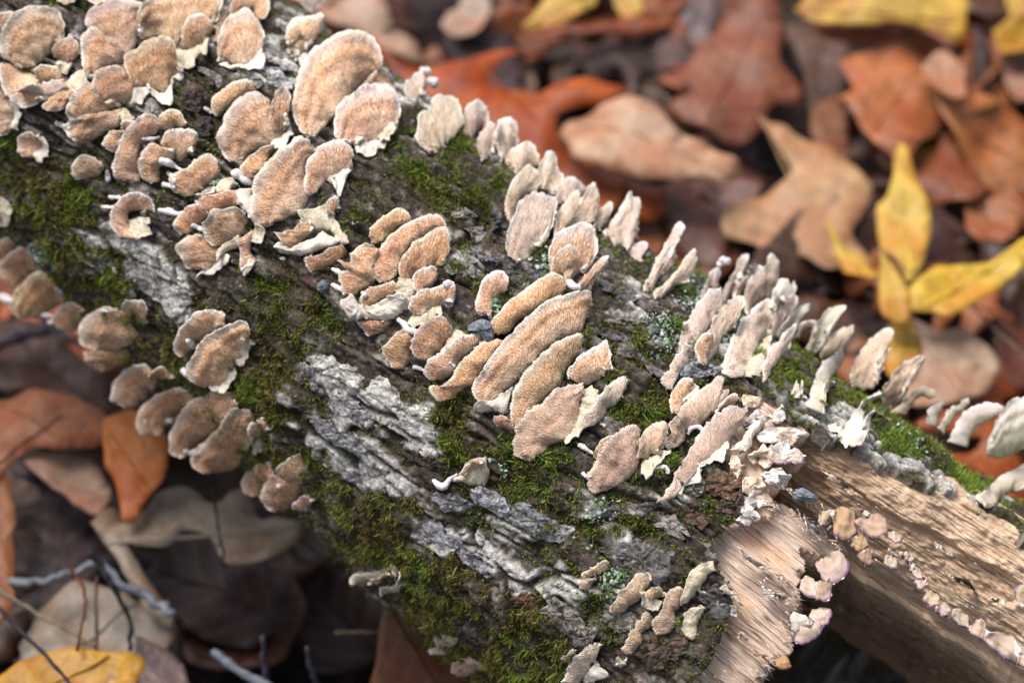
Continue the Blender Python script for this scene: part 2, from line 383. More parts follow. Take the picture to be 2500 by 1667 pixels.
# what is broken off: everything right of the ragged front edge and below the bark strip
EXPOSED = [(1812,967),(1858,958),(1890,979),(1918,1004),(1950,1032),(1996,1054),(2042,1078),(2085,1093),(2125,1117),(2180,1148),(2251,1187),(2346,1203),(2371,1246),(2424,1270),(2456,1285),(2500,1299),(2700,1420),(3200,1700),
           (3200,2600),(1500,2600),(1600,1900),(1658,1685),(1711,1643),(1743,1620),(1750,1579),(1767,1554),(1782,1508),(1799,1483),(1771,1405),(1755,1382),(1745,1346),(1769,1293),(1805,1265),(1822,1204),(1812,1165),(1759,1112),(1783,1048),(1808,992)]
def bark_field(t, th):
    """height (m) and masks of the bark at axis position t, angle th"""
    r = R0 * (1 + RK * t)
    X = t * 1000; Y = th * R0 * 1000            # millimetres along / around
    wx = fbm(X / 14, Y / 9, 0, 3, 3) * 5.0; wy = fbm(X / 16, Y / 11, 5.5, 9, 3) * 3.2
    f1, f2, cid = voronoi((X + wx) / 24, (Y + wy - .10 * X) / 9.5, 21)
    edge = f2 - f1
    crack = 1 - sstep(0.0, .22 + .10 * vnoise(X / 10, Y / 8, 0, 77), edge)
    g1, g2, gid = voronoi((X + wx * .6 + fbm(X / 3, Y / 3, 0, 55, 2) * 1.2) / 5.2, (Y + wy * .7) / 3.6, 44)
    crack2 = (1 - sstep(0.0, .12, g2 - g1)) * sstep(-.35, .15, fbm(X / 9, Y / 7, 8, 29, 2))
    rid = np.abs(fbm(X / 34 + wx * .05, (Y - .12 * X) / 7.5 + wy * .08, 0, 25, 3))
    fis = 1 - sstep(.0, .13, rid)                                  # long fissures along the log
    crack = np.maximum(crack * (.35 + .65 * sstep(-.1, .3, fbm(X / 25, Y / 18, 3, 27, 2))), fis)
    tq = fbm(X / 11, Y / 5, 1.5, 35, 4, .55) * 4.2; tf = np.floor(tq); fr = tq - tf
    flake = (tf + sstep(.80, .98, fr)) * .62                       # bark scaling off in thin sheets
    tq2 = fbm(X / 4.5, Y / 2.6, 6.5, 37, 3, .55) * 3.4; tf2 = np.floor(tq2); flake = flake + (tf2 + sstep(.75, .98, tq2 - tf2)) * .20
    h = fbm(X / 30, Y / 22, 0, 31, 3) * 2.0 + (cid - .5) * 1.0 - crack * 2.3 + flake + (gid - .5) * .35 - crack2 * .65 * (1 - crack)
    h = h + fbm(X / 3.2, Y / 2.2, 0, 61, 5, .62) * .55 + fbm(X / 1.0, Y / .8, 0, 63, 3, .6) * .25
    cid = np.clip(.5 + fbm(X / 11, Y / 5, 1.5, 36, 2) * .8 + (tf - 0) * .12, 0, 1)
    P = log_base(t, th); p, d = proj(P)
    nz = fbm(X / 8, Y / 8, 2.0, 81, 4) ; nz2 = fbm(X / 2.6, Y / 2.2, 3.0, 83, 3)
    pw = p + np.stack([fbm(X / 10, Y / 10, 7, 91, 3), fbm(X / 10, Y / 10, 8, 92, 3)], -1) * 70
    moss = blobs(pw, MOSS); pale = blobs(pw, PALE); brown = blobs(pw, BROWN)
    front = sstep(-.4, .1, np.cos(th))
    mo = sstep(.30, .62, moss * .95 + crack * .30 + nz * .42 + nz2 * .25 - pale * .50 - brown * .2 - .06)
    pa = sstep(.25, .6, pale * 1.25 + (cid - .5) * .3 + nz * .3 + nz2 * .2 - crack * .8)
    h = h - (flake - flake.mean()) * .75 * pa - crack2 * .35 * pa + pa * .3
    pa2 = sstep(.42, .8, nz * .7 + .28 + nz2 * .5 + (gid - .5) * .4 - crack * .9 + .10)
    return h * .001, dict(crack=crack, crack2=crack2, cid=cid, gid=gid, moss=mo * front, pale=pa, pale2=pa2, brown=brown, p=p, d=d, r=r, nz=nz, nz2=nz2, X=X, Y=Y, tq=tq, tq2=tq2)
def bark_colour(m):
    base = np.array([.088, .066, .056]) ; c = np.ones(m['nz'].shape + (3,)) * base
    c = c * (1 + .5 * m['nz'] + .5 * (m['gid'] - .5))[..., None]
    c = c * (.45 + 1.25 * _hash(np.floor(m['tq']).astype(np.int64), np.floor(m['gid'] * 7).astype(np.int64), np.floor(m['tq2']).astype(np.int64), 5))[..., None]
    def lay(c, k, rgb): return c * (1 - k[..., None]) + np.array(rgb) * k[..., None]
    c = lay(c, .8 * m['pale2'] * (1 - m['crack']), (.40, .365, .335))
    c = lay(c, np.clip(m['brown'] * (.5 + .9 * m['nz']), 0, .9), (.15, .075, .05))
    v = 1 + .35 * m['nz2'] + .25 * (m['gid'] - .5)
    c = lay(c, np.clip(m['pale'], 0, 1) * .93, (.62, .585, .535)) * np.where(m['pale'] > .3, v, 1)[..., None]
    c = lay(c, .8 * m['crack2'] * (1 - m['moss']), (.045, .035, .03))
    fl = sstep(.30, .5, fbm(m['X'] / 1.6, m['Y'] / 1.3, 21, 97, 3, .6) + .25 * m['nz'])
    c = lay(c, .7 * fl * (1 - m['crack']), (.42, .40, .38))
    c = lay(c, .85 * m['crack'], (.05, .04, .034))
    film = np.clip(sstep(.05, .5, fbm(m['X'] / 5, m['Y'] / 4, 12, 95, 4) + .35 * m['crack'] + .15) * .42, 0, 1)
    film = film * (.4 + .9 * sstep(-.2, .4, m['nz2']))
    c = lay(c, film * (1 - .8 * np.clip(m['pale'], 0, 1)), (.060, .050, .016))
    c = lay(c, m['moss'] * .72, (.05, .04, .017))
    return np.clip(c, .012, .9)

T0, T1 = -0.19, 0.31
nth, nt = 470, 900
th_f = np.linspace(math.radians(-112), math.radians(112), nth)
th_b = np.linspace(math.radians(112), math.radians(248), 26)[1:-1]
ths = np.r_[th_f, th_b]
ts = np.linspace(T0, T1, nt)
TT, TH = np.meshgrid(ts, ths, indexing='ij')
H = np.zeros_like(TT); Mk = None
# evaluate in the frontal part at full detail; the back with the same field
hh, mk = bark_field(TT, np.where(TH > math.pi, TH - 2 * math.pi, TH))
blend = sstep(math.radians(150), math.radians(200), TH)
H = hh
Pgrid = log_base(TT, TH, R0 * (1 + RK * TT) + H)
px_grid, d_grid = proj(Pgrid)
front = np.cos(TH) > -0.15
jag = fbm(mk['X'] / 3.5, mk['Y'] / 3, 0, 140, 5, .65) * 26
cut = in_poly(px_grid + np.stack([jag, jag[::-1][:, :]], -1) * np.array([1, .25]), EXPOSED) & (np.cos(TH) > -0.55)
NV_T, NV_H = TT.shape
ii, jj = np.meshgrid(np.arange(NV_T - 1), np.arange(NV_H), indexing='ij'); j2 = (jj + 1) % NV_H
quads = np.stack([ii * NV_H + jj, ii * NV_H + j2, (ii + 1) * NV_H + j2, (ii + 1) * NV_H + jj], -1).reshape(-1, 4)
cv = cut.ravel()
quads = quads[~cv[quads].any(1)]
def skirted(V, quads, push):
    """keep quads; add walls along open edges, pushed by push (per vertex)"""
    e = np.concatenate([quads[:, [0, 1]], quads[:, [1, 2]], quads[:, [2, 3]], quads[:, [3, 0]]])
    key = np.sort(e, 1); k = key[:, 0].astype(np.int64) * len(V) + key[:, 1]
    u, inv, cnt = np.unique(k, return_inverse=True, return_counts=True)
    be = e[cnt[inv] == 1]
    vs = np.unique(be); mp = np.full(len(V), -1); mp[vs] = np.arange(len(vs)) + len(V)
    V2 = np.vstack([V, V[vs] + push[vs]])
    walls = np.stack([be[:, 1], be[:, 0], mp[be[:, 0]], mp[be[:, 1]]], -1)
    return V2, walls, vs
def compact(V, faces, *attrs):
    used = np.unique(np.concatenate([f.ravel() for f in faces])); mp = np.full(len(V), -1); mp[used] = np.arange(len(used))
    return [V[used], [mp[f] for f in faces]] + [a[used] for a in attrs]
NRM = np.cos(TH)[..., None] * E1 + np.sin(TH)[..., None] * E2
colr = bark_colour(mk)
LOG = thing('fallen_log', 'mossy fallen log crossing the picture, its right end broken open to pale wood', 'log', P0)
Vb = Pgrid.reshape(-1, 3); Nb = NRM.reshape(-1, 3); Cb = colr.reshape(-1, 3)
V2, walls, vs = skirted(Vb, quads, -Nb * .0045)
C2 = np.vstack([Cb, np.tile([[.30, .24, .20]], (len(vs), 1))])
V2, FF, C2 = compact(V2, [quads, walls], C2)
bark = mesh_np('bark', V2, FF, M_BARK, LOG, color=C2)

# depth buffer of what already stands, in 4-pixel cells (used to seat the brackets on the bark)
BS = 4; BX0, BY0 = -200, -200; BW, BH = int((PW + 400) / BS), int((PH + 400) / BS)
ZB = np.full((BH, BW), np.inf)
def zput(p, d):
    x = ((p[..., 0] - BX0) / BS).astype(int).ravel(); y = ((p[..., 1] - BY0) / BS).astype(int).ravel(); d = np.asarray(d).ravel()
    ok = (x >= 0) & (x < BW) & (y >= 0) & (y < BH)
    np.minimum.at(ZB, (y[ok], x[ok]), d[ok])
sel = (np.cos(TH) > -.1)
zput(px_grid[sel], d_grid[sel])
def zfill():
    global ZB
    for _ in range(3):
        bad = ~np.isfinite(ZB); acc = np.zeros_like(ZB); n = np.zeros_like(ZB)
        for dy, dx in ((0, 1), (0, -1), (1, 0), (-1, 0)):
            s = np.roll(ZB, (dy, dx), (0, 1)); g = np.isfinite(s); acc[g] += s[g]; n[g] += 1
        f = bad & (n >= 3); ZB[f] = acc[f] / n[f]
zfill()
def zblur(k=2):
    z = ZB.copy(); ok = np.isfinite(z); zz = np.where(ok, z, 0); w = ok.astype(float)
    for ax in (0, 1):
        a = sum(np.roll(zz, s, ax) for s in range(-k, k + 1)); b = sum(np.roll(w, s, ax) for s in range(-k, k + 1)); zz, w = a, b
    return np.where(ok, zz / np.maximum(w, 1e-9), np.inf)
ZS = zblur(2)
def zget(p, buf):
    x = np.clip(((p[..., 0] - BX0) / BS).astype(int), 0, BW - 1); y = np.clip(((p[..., 1] - BY0) / BS).astype(int), 0, BH - 1)
    return buf[y, x]
def an_depth(p):
    """depth of the smooth log under pixel p (closest approach outside the outline) """
    d = ray(p); o = CAM - P0
    k = R0 * RK
    # iterate with local radius
    dv = d - (d @ AX)[..., None] * AX; ov = o - (o @ AX) * AX
    a = (dv ** 2).sum(-1); b = (dv * ov).sum(-1); R = np.full(a.shape, R0)
    for _ in range(4):
        c = (ov @ ov) - R ** 2; disc = b * b - a * c
        l = (-b - np.sqrt(np.maximum(disc, 0))) / a
        t = (o + d * l[..., None]) @ AX; R = R0 * (1 + RK * t)
    return l, disc >= 0

# ---------------------------------------------------------------- moss and lichen on the bark
def scatter(weight, n):
    w = weight.ravel(); c = np.cumsum(w); idx = np.searchsorted(c, RNG.random(n) * c[-1]); return np.clip(idx, 0, len(w) - 1)
seen = (~cut) & (np.cos(TH) > -.38) & (TH < math.pi)
clump = fbm(mk['X'] / 2.2, mk['Y'] / 2.0, 9.0, 231, 3); clump2 = fbm(mk['X'] / 7, mk['Y'] / 6, 4.0, 233, 3)
wM = np.where(seen, mk['moss'] ** 1.4 * sstep(-.35, .45, clump + .7 * clump2) + .34 * sstep(-.10, .40, clump2 * .8 + clump * .4 + .5 * mk['crack']) * (1 - .8 * np.clip(mk['pale'], 0, 1)), 0) * np.where(mk['p'][..., 0] > -150, 1, .15)
def grid_normals(P):
    a = np.gradient(P, axis=0); b = np.gradient(P, axis=1); n = np.cross(b, a); n /= np.linalg.norm(n, axis=-1)[..., None] + 1e-12
    s = np.sign((n * NRM).sum(-1)); s[s == 0] = 1; return n * s[..., None]
GN = grid_normals(Pgrid).reshape(-1, 3)
NM = 290000
idx = scatter(wM, NM)
P = Vb[idx] + RNG.normal(0, .00025, (NM, 3)); n0 = Nb[idx] * .8 + GN[idx] * .5
pxm = px_grid.reshape(-1, 2)[idx]
tuft = vnoise(P[:, 0] * 420, P[:, 1] * 420, P[:, 2] * 420, 201); tuf2 = vnoise(P[:, 0] * 130, P[:, 1] * 130, P[:, 2] * 130, 203)
dirn = n0 + RNG.normal(0, .62, (NM, 3)) + np.stack([vnoise(P[:, 0] * 260, P[:, 1] * 260, P[:, 2] * 260, s) for s in (211, 212, 213)], -1) * .9
dirn += np.array([0, 0, -.25]); dirn /= np.linalg.norm(dirn, axis=1)[:, None]
ln = (.0006 + .0010 * RNG.random(NM)) * (1 + .45 * tuft + .3 * tuf2) * (0.62 + .60 * mk['moss'].ravel()[idx]) * (1 + .45 * clump.ravel()[idx] + .35 * clump2.ravel()[idx])
side = np.cross(dirn, RNG.normal(0, 1, (NM, 3))); side /= np.linalg.norm(side, axis=1)[:, None] + 1e-9
wd = (.00008 + .00011 * RNG.random(NM))[:, None]
bend = RNG.normal(0, .35, (NM, 3)); mid = P + dirn * (ln * .55)[:, None]; tip = mid + (dirn + bend) * (ln * .5)[:, None]
VM = np.stack([P - side * wd, P + side * wd, mid + side * wd * .9, mid - side * wd * .9, tip], 1).reshape(-1, 3)
o5 = np.arange(NM) * 5
fq = np.stack([o5, o5 + 1, o5 + 2, o5 + 3], -1); ft = np.stack([o5 + 3, o5 + 2, o5 + 4], -1)
# fresh green cushions sit on the crest and right; olive brown on the lower flank
fresh = np.clip(.40 + .5 * tuf2 + .35 * tuft + .35 * sstep(900, 2000, pxm[:, 0]) - .30 * sstep(.0, 900, pxm[:, 1] - pxm[:, 0] * .62 - 100) , 0, 1)
fresh = np.clip(fresh + RNG.normal(0, .16, NM), 0, 1)[:, None]
cm = np.array([.10, .074, .019]) * (1 - fresh) + np.array([.105, .172, .017]) * fresh
yel = (RNG.random(NM) < .22)[:, None]; cm = np.where(yel, cm * .5 + np.array([.12, .11, .03]), cm)
cm = cm * (.7 + .6 * RNG.random(NM))[:, None]
CM = np.repeat(cm, 5, 0).reshape(-1, 5, 3); CM[:, 4] *= 1.5; CM = CM.reshape(-1, 3)
moss = mesh_np('moss', VM, [fq, ft], M_MOSS, LOG, color=CM); moss['kind'] = 'stuff'
# mint-coloured lichen crusts: many small lobes
LICH = [(1250,600,30,30,0,1),(1530,770,60,50,0,.9),(1590,690,50,40,0,.8),(1640,650,60,30,30,.8),(1560,800,50,30,0,.7),(1420,1340,40,35,0,1),(1130,697,22,15,0,1.3),(520,440,40,25,0,.9),(180,250,20,20,0,.3),(90,590,50,25,40,.8),
        (1200,380,60,40,35,.6),(1120,320,60,25,40,.5),(1390,1180,50,40,0,.6),(2090,1010,60,25,30,.8),(2270,1190,60,30,20,.6),(1350,1260,30,20,0,.4),(1650,770,50,15,20,.7),(2030,960,50,20,30,.5),(690,340,30,20,0,.4),(1500,740,40,20,20,.6),(1290,1230,20,15,0,.6),(1130,1060,30,20,0,.4)]
wL = np.where(seen, np.clip(blobs(mk['p'] + fbm(mk['X'] / 3, mk['Y'] / 3, 4, 301, 3)[..., None] * 40, LICH) - .25 + .4 * mk['nz2'], 0, 1) ** 1.2, 0)
wL = wL + np.where(seen, (mk['nz2'] > .55) * .012, 0)
NL = 5500; idx = scatter(wL, NL)
P = Vb[idx] + GN[idx] * (.0003 + .0006 * RNG.random(NL))[:, None] + RNG.normal(0, .0004, (NL, 3))
n0 = GN[idx] + RNG.normal(0, .35, (NL, 3)); n0 /= np.linalg.norm(n0, axis=1)[:, None]
a = np.cross(n0, RNG.normal(0, 1, (NL, 3))); a /= np.linalg.norm(a, axis=1)[:, None]; b = np.cross(n0, a)
rr = .0002 + .00042 * RNG.random(NL) ** 2
ring = []
for q in range(7):
    an = 2 * math.pi * q / 7; ring.append(P + (a * math.cos(an) + b * math.sin(an)) * (rr * (.7 + .6 * RNG.random(NL)))[:, None] - n0 * (rr * .15)[:, None])
VL = np.stack(ring + [P + n0 * (rr * .25)[:, None]], 1).reshape(-1, 3); o8 = np.arange(NL) * 8
fl = np.concatenate([np.stack([o8 + q, o8 + (q + 1) % 7, o8 + 7], -1) for q in range(7)])
cl = np.array([.30, .37, .29]) * (.75 + .5 * RNG.random((NL, 1))) + RNG.normal(0, .02, (NL, 3)); cl = np.where(RNG.random((NL, 1)) < .35, np.array([.48, .52, .47]) * (.8 + .4 * RNG.random((NL, 1))), cl)
cl = np.where(RNG.random((NL, 1)) < .2, np.array([.17, .30, .13]), cl)
lich = mesh_np('lichen', VL, [fl], M_LICHEN, LOG, color=np.repeat(np.clip(cl, .02, .9), 8, 0)); lich['kind'] = 'stuff'

# loose bark plates: slabs with their own outline, lifted off the bark
def surf_point(p, lift=0.0, buf=None):
    z = zget(np.asarray(p, float), ZS if buf is None else buf)
    an, _ = an_depth(np.asarray(p, float)); z = np.where(np.isfinite(z), z, an)
    return unproj(p, z - lift)
def plate(poly, colr_, lift=.0002, thick=.0006, name='bark_plate', seed=0, mat=None, parent=None, relk=1.0):
    poly = np.asarray(poly, float); c = poly.mean(0); n = 84
    ring = resample(np.vstack([poly, poly[:1]]), n + 1)[:-1]
    ring = ring + np.stack([vnoise(ring[:, 0] / 9, ring[:, 1] / 9, seed, 5), vnoise(ring[:, 0] / 9, ring[:, 1] / 9, seed, 6)], -1) * 5
    ring = ring + np.stack([vnoise(ring[:, 0] / 26, ring[:, 1] / 26, seed, 7), vnoise(ring[:, 0] / 26, ring[:, 1] / 26, seed, 8)], -1) * 9
    rows = [1.0, .965, .92, .86, .79, .71, .62, .53, .44, .34, .24, .14, .05]
    pts = np.vstack([c + (ring - c) * s for s in rows])
    base_n = (CAM - P0) / np.linalg.norm(CAM - P0)
    prof = np.repeat([0.0, .62, .85, .95] + [1.0] * 9, n)
    # the plate follows the smooth surface with its own fine relief
    z = zget(pts, ZS5); an, _ = an_depth(pts); z = np.where(np.isfinite(z), z, an)
    rel = fbm(pts[:, 0] / 40, pts[:, 1] / 30, seed, 401, 3) * .0010 + fbm(pts[:, 0] / 9, pts[:, 1] / 7, seed, 403, 4, .65) * .0006 * relk
    qk1, qk2, _q = voronoi(pts[:, 0] / 30 + fbm(pts[:, 0] / 20, pts[:, 1] / 20, seed, 405, 2), pts[:, 1] / 22, 17); ck = 1 - sstep(0, .12, qk2 - qk1); ck = ck * relk; rel = rel - ck * .0005
    top = unproj(pts, z - lift - thick * prof - rel)
    bot = unproj(pts[:n], z[:n] + .002)
    V = np.vstack([top, bot]); F = []
    for r in range(len(rows) - 1):
        for k_ in range(n):
            F.append((r * n + k_, r * n + (k_ + 1) % n, (r + 1) * n + (k_ + 1) % n, (r + 1) * n + k_))
    for k_ in range(n): F.append((k_, len(rows) * n + k_, len(rows) * n + (k_ + 1) % n, (k_ + 1) % n))
    cc = np.asarray(colr_)[None] * (1 + .30 * fbm(pts[:, 0] / 18, pts[:, 1] / 14, seed, 411, 4)[:, None])
    cc = cc * (1 - .55 * ck[:, None]) * (1 + .45 * fbm(pts[:, 0] / 6, pts[:, 1] / 6, seed, 413, 3)[:, None]); sp_ = sstep(.18, .5, fbm(pts[:, 0] / 30, pts[:, 1] / 22, seed, 415, 3))[:, None]; cc = cc * (1 - .55 * sp_) + np.array([[.10, .075, .06]]) * .55 * sp_
    cc = np.vstack([cc, np.tile(np.asarray(colr_) * .6, (n, 1))])
    last = (len(rows) - 1) * n; ctr = np.array([[last + k_, last + (k_ + 1) % n, last + (k_ + 2) % n] for k_ in range(0)])
    F2 = np.array([[last, last + k_, last + k_ + 1] for k_ in range(1, n - 1)])
    return mesh_np(name, V, [np.array(F), F2], mat or M_BARK, parent or LOG, color=np.clip(cc, .01, .9))
ZS5 = zblur(5)
def CR(ox, oy, *pts): return [(ox + x * .35451, oy + y * .35451) for x, y in pts]
GREYB, PALEB, DARKB, BRNB = (.33, .29, .255), (.66, .62, .565), (.085, .072, .07), (.16, .085, .055)
PLATES = [(CR(937,278,(530,900),(600,890),(700,930),(745,980),(720,1040),(640,1020),(560,980)), (.30,.28,.28)), (CR(937,278,(410,1040),(480,960),(560,990),(650,1040),(640,1110),(560,1130),(470,1090)), GREYB),
 (CR(937,278,(560,790),(660,780),(710,830),(660,890),(590,860)), GREYB), (CR(937,278,(700,1000),(850,990),(1000,1050),(1090,1130),(1000,1180),(860,1150),(720,1110)), (.15,.135,.14)),
 (CR(937,278,(440,380),(520,380),(530,430),(460,430)), GREYB), (CR(937,278,(690,720),(800,740),(870,790),(790,800),(720,770)), (.14,.12,.12)),
 (CR(937,278,(500,640),(600,650),(660,700),(560,730),(480,700)), GREYB),
 (CR(1500,850,(640,890),(740,840),(850,860),(880,940),(830,1000),(760,1040),(650,990)), (.22,.125,.085)), (CR(1500,850,(700,1080),(800,1030),(880,960),(910,1010),(890,1100),(860,1160),(760,1150)), (.19,.13,.10)),
 (CR(1500,850,(480,950),(560,900),(620,950),(600,1000),(520,1000)), GREYB), (CR(1500,850,(490,1100),(560,1120),(630,1190),(620,1240),(520,1230),(490,1170)), (.15,.09,.07)),
 (CR(1500,850,(280,1190),(380,1180),(480,1250),(490,1320),(400,1290),(300,1250)), (.30,.27,.245)), (CR(1250,1111,(0,960),(120,950),(210,1000),(170,1080),(60,1050),(0,1040)), BRNB), (CR(1250,1111,(170,1060),(280,1000),(400,1060),(500,1130),(500,1170),(380,1240),(260,1140)), GREYB),
 (CR(1250,1111,(390,1250),(460,1170),(560,1200),(580,1270),(500,1330),(420,1320)), GREYB), (CR(1250,1111,(620,1060),(760,1080),(880,1160),(830,1220),(680,1190),(620,1120)), GREYB), (CR(1250,1111,(1290,1000),(1380,890),(1470,960),(1520,1040),(1480,1110),(1400,1100)), (.14,.125,.12)),
 (CR(1250,1111,(900,1380),(1050,1290),(1190,1250),(1200,1330),(1120,1420),(960,1470)), (.15,.10,.08)), (CR(1250,1111,(600,640),(800,580),(980,600),(1110,740),(1080,870),(900,860),(720,740)), (.19,.17,.165)), (CR(1250,1111,(640,330),(800,320),(960,330),(1040,380),(900,400),(730,400)), (.16,.14,.14)),
 (CR(1250,1111,(1000,430),(1110,420),(1200,500),(1230,560),(1120,540),(1020,490)), (.32,.29,.265)), (CR(1250,1111,(0,330),(130,340),(240,420),(420,520),(330,600),(150,560),(0,470)), (.36,.35,.36)),
 (CR(1250,556,(640,640),(720,640),(800,700),(880,760),(990,740),(980,690),(850,610),(700,560)), (.29,.26,.24)), (CR(1250,556,(720,800),(800,770),(870,870),(960,940),(1060,1000),(1020,1030),(880,930),(780,880)), (.21,.18,.18)), (CR(1250,556,(510,640),(610,650),(700,700),(830,760),(700,770),(560,720)), (.17,.155,.165)),
 (CR(1250,556,(900,470),(1050,500),(1210,590),(1190,620),(1060,590),(950,550)), (.16,.12,.11)), (CR(1250,556,(1190,930),(1300,900),(1440,960),(1450,1010),(1300,1040),(1190,1000)), (.33,.32,.33)), (CR(1250,556,(600,380),(740,420),(860,470),(840,510),(700,460)), (.20,.185,.18)),
 (CR(625,556,(340,900),(480,880),(600,930),(740,980),(740,1040),(690,1120),(560,1040),(430,1000)), PALEB), (CR(625,556,(730,1090),(850,1030),(960,1110),(1010,1200),(1130,1300),(1240,1380),(1250,1470),(1130,1440),(1010,1370),(900,1240),(770,1170)), PALEB),
 (CR(625,556,(230,960),(330,930),(420,1040),(400,1110),(310,1070)), (.34,.32,.32)), (CR(625,556,(500,1150),(620,1160),(740,1240),(830,1330),(780,1400),(640,1300),(520,1240)), (.42,.40,.39)), (CR(625,556,(330,1280),(470,1310),(540,1390),(700,1450),(840,1530),(720,1560),(560,1490),(400,1370)), (.40,.385,.38)),
 (CR(0,556,(500,140),(600,170),(720,180),(800,280),(790,350),(720,350),(610,250),(530,220)), PALEB), (CR(0,556,(830,240),(940,230),(1060,300),(1160,400),(1300,450),(1330,540),(1200,620),(1080,520),(970,400),(870,310)), PALEB), (CR(0,556,(780,370),(860,360),(940,430),(930,480),(840,460)), (.40,.385,.36)),
 (CR(625,1111,(440,40),(640,90),(800,180),(870,240),(830,270),(700,190),(560,110)), (.43,.42,.42)), (CR(625,1111,(1210,280),(1350,260),(1480,330),(1450,400),(1320,390),(1230,340)), (.30,.285,.29)), (CR(625,1111,(1480,240),(1600,230),(1740,330),(1763,440),(1640,380),(1530,320)), (.42,.41,.43)), (CR(625,1111,(1100,530),(1230,470),(1380,560),(1500,680),(1640,790),(1560,830),(1380,690),(1210,620)), (.36,.345,.37)),
 (CR(312,0,(470,470),(560,490),(640,550),(620,590),(520,530)), (.32,.29,.27)), (CR(312,0,(920,460),(1000,470),(1080,530),(1140,600),(1080,620),(980,540)), (.55,.54,.55)), (CR(312,0,(970,100),(1060,100),(1180,190),(1200,260),(1100,230),(1000,160)), (.40,.39,.38)), (CR(312,0,(930,300),(1030,320),(1120,420),(1150,500),(1060,480),(960,400)), (.38,.34,.32)), (CR(312,0,(760,500),(860,490),(950,560),(900,590),(800,560)), (.42,.39,.365)), (CR(312,0,(1000,20),(1080,40),(1200,130),(1290,210),(1230,230),(1100,130)), (.30,.29,.27)),
 (CR(312,0,(350,640),(420,590),(490,640),(520,720),(460,780),(390,740)), (.11,.075,.075)), (CR(312,0,(430,830),(540,800),(600,880),(560,940),(470,910)), DARKB)]
for i, (pg, c_) in enumerate(PLATES): plate(pg, c_, seed=i, lift=.0001 + .0003 * (i % 3))

# ---------------------------------------------------------------- broken wood of the log
def wood_sheet(name, poly, inset, mat, skirt, seed, tint=(1, 1, 1), ripple=.0006, jagpx=8, ragged_t=True, dark=None, extra=None):
    s = slice(np.searchsorted(ts, .0), nt)
    t_, h_ = TT[s, :nth], TH[s, :nth]
    X, Y = t_ * 1000, h_ * R0 * 1000
    g = fbm(X / 11, Y / 1.0, seed, 501, 5, .68) * ripple * .6 + fbm(X / 12, Y / 5, seed, 502, 3) * ripple * 1.4
    ins = inset(X, Y) if callable(inset) else inset
    Pw = log_base(t_, h_, R0 * (1 + RK * t_) - ins + g)
    p, d = proj(Pw)
    fj = vnoise(Y / .9, X * 0, seed, 511) * jagpx * 1.4 + vnoise(Y / 2.5, X / 30, seed, 512) * jagpx * 1.5
    q = p + np.stack([fj * A_IMG[0], -fj * A_IMG[1]], -1)
    ok = in_poly(q, poly)
    nA, nB = t_.shape; G = grid_faces(nA, nB)
    G = G[ok.ravel()[G].all(1)]
    if len(G) == 0: return None
    V = Pw.reshape(-1, 3); Nn = (np.cos(h_)[..., None] * E1 + np.sin(h_)[..., None] * E2).reshape(-1, 3)
    c = np.ones(V.shape) * np.array(tint); c = c * (1 + .10 * fbm(X / 7, Y / 1.2, seed, 521, 4).reshape(-1, 1) + .12 * fbm(X / 14, Y / 9, seed, 523, 3).reshape(-1, 1))
    blot = sstep(.1, .5, fbm(X / 9, Y / 7, seed, 531, 3)).reshape(-1, 1); c = c * (1 - blot * .35) + c * blot * .35 * np.array([1.1, .75, .5])
    uvs = np.stack([X.ravel() * .001, Y.ravel() * .001], -1)
    V2, wl, vs_ = skirted(V, G, -Nn * skirt)
    c2 = np.vstack([c, c[vs_] * .8]); uv2 = np.vstack([uvs, uvs[vs_] + .0007])
    V2, FF_, c2, uv2 = compact(V2, [G, wl], c2, uv2)
    o = mesh_np(name, V2, FF_, mat, LOG, color=np.clip(c2, .02, 1.6), uv=uv2)
    zput(p[ok], d[ok])
    return o
def heart_inset(X, Y):
    return .0035 + .0000 * X
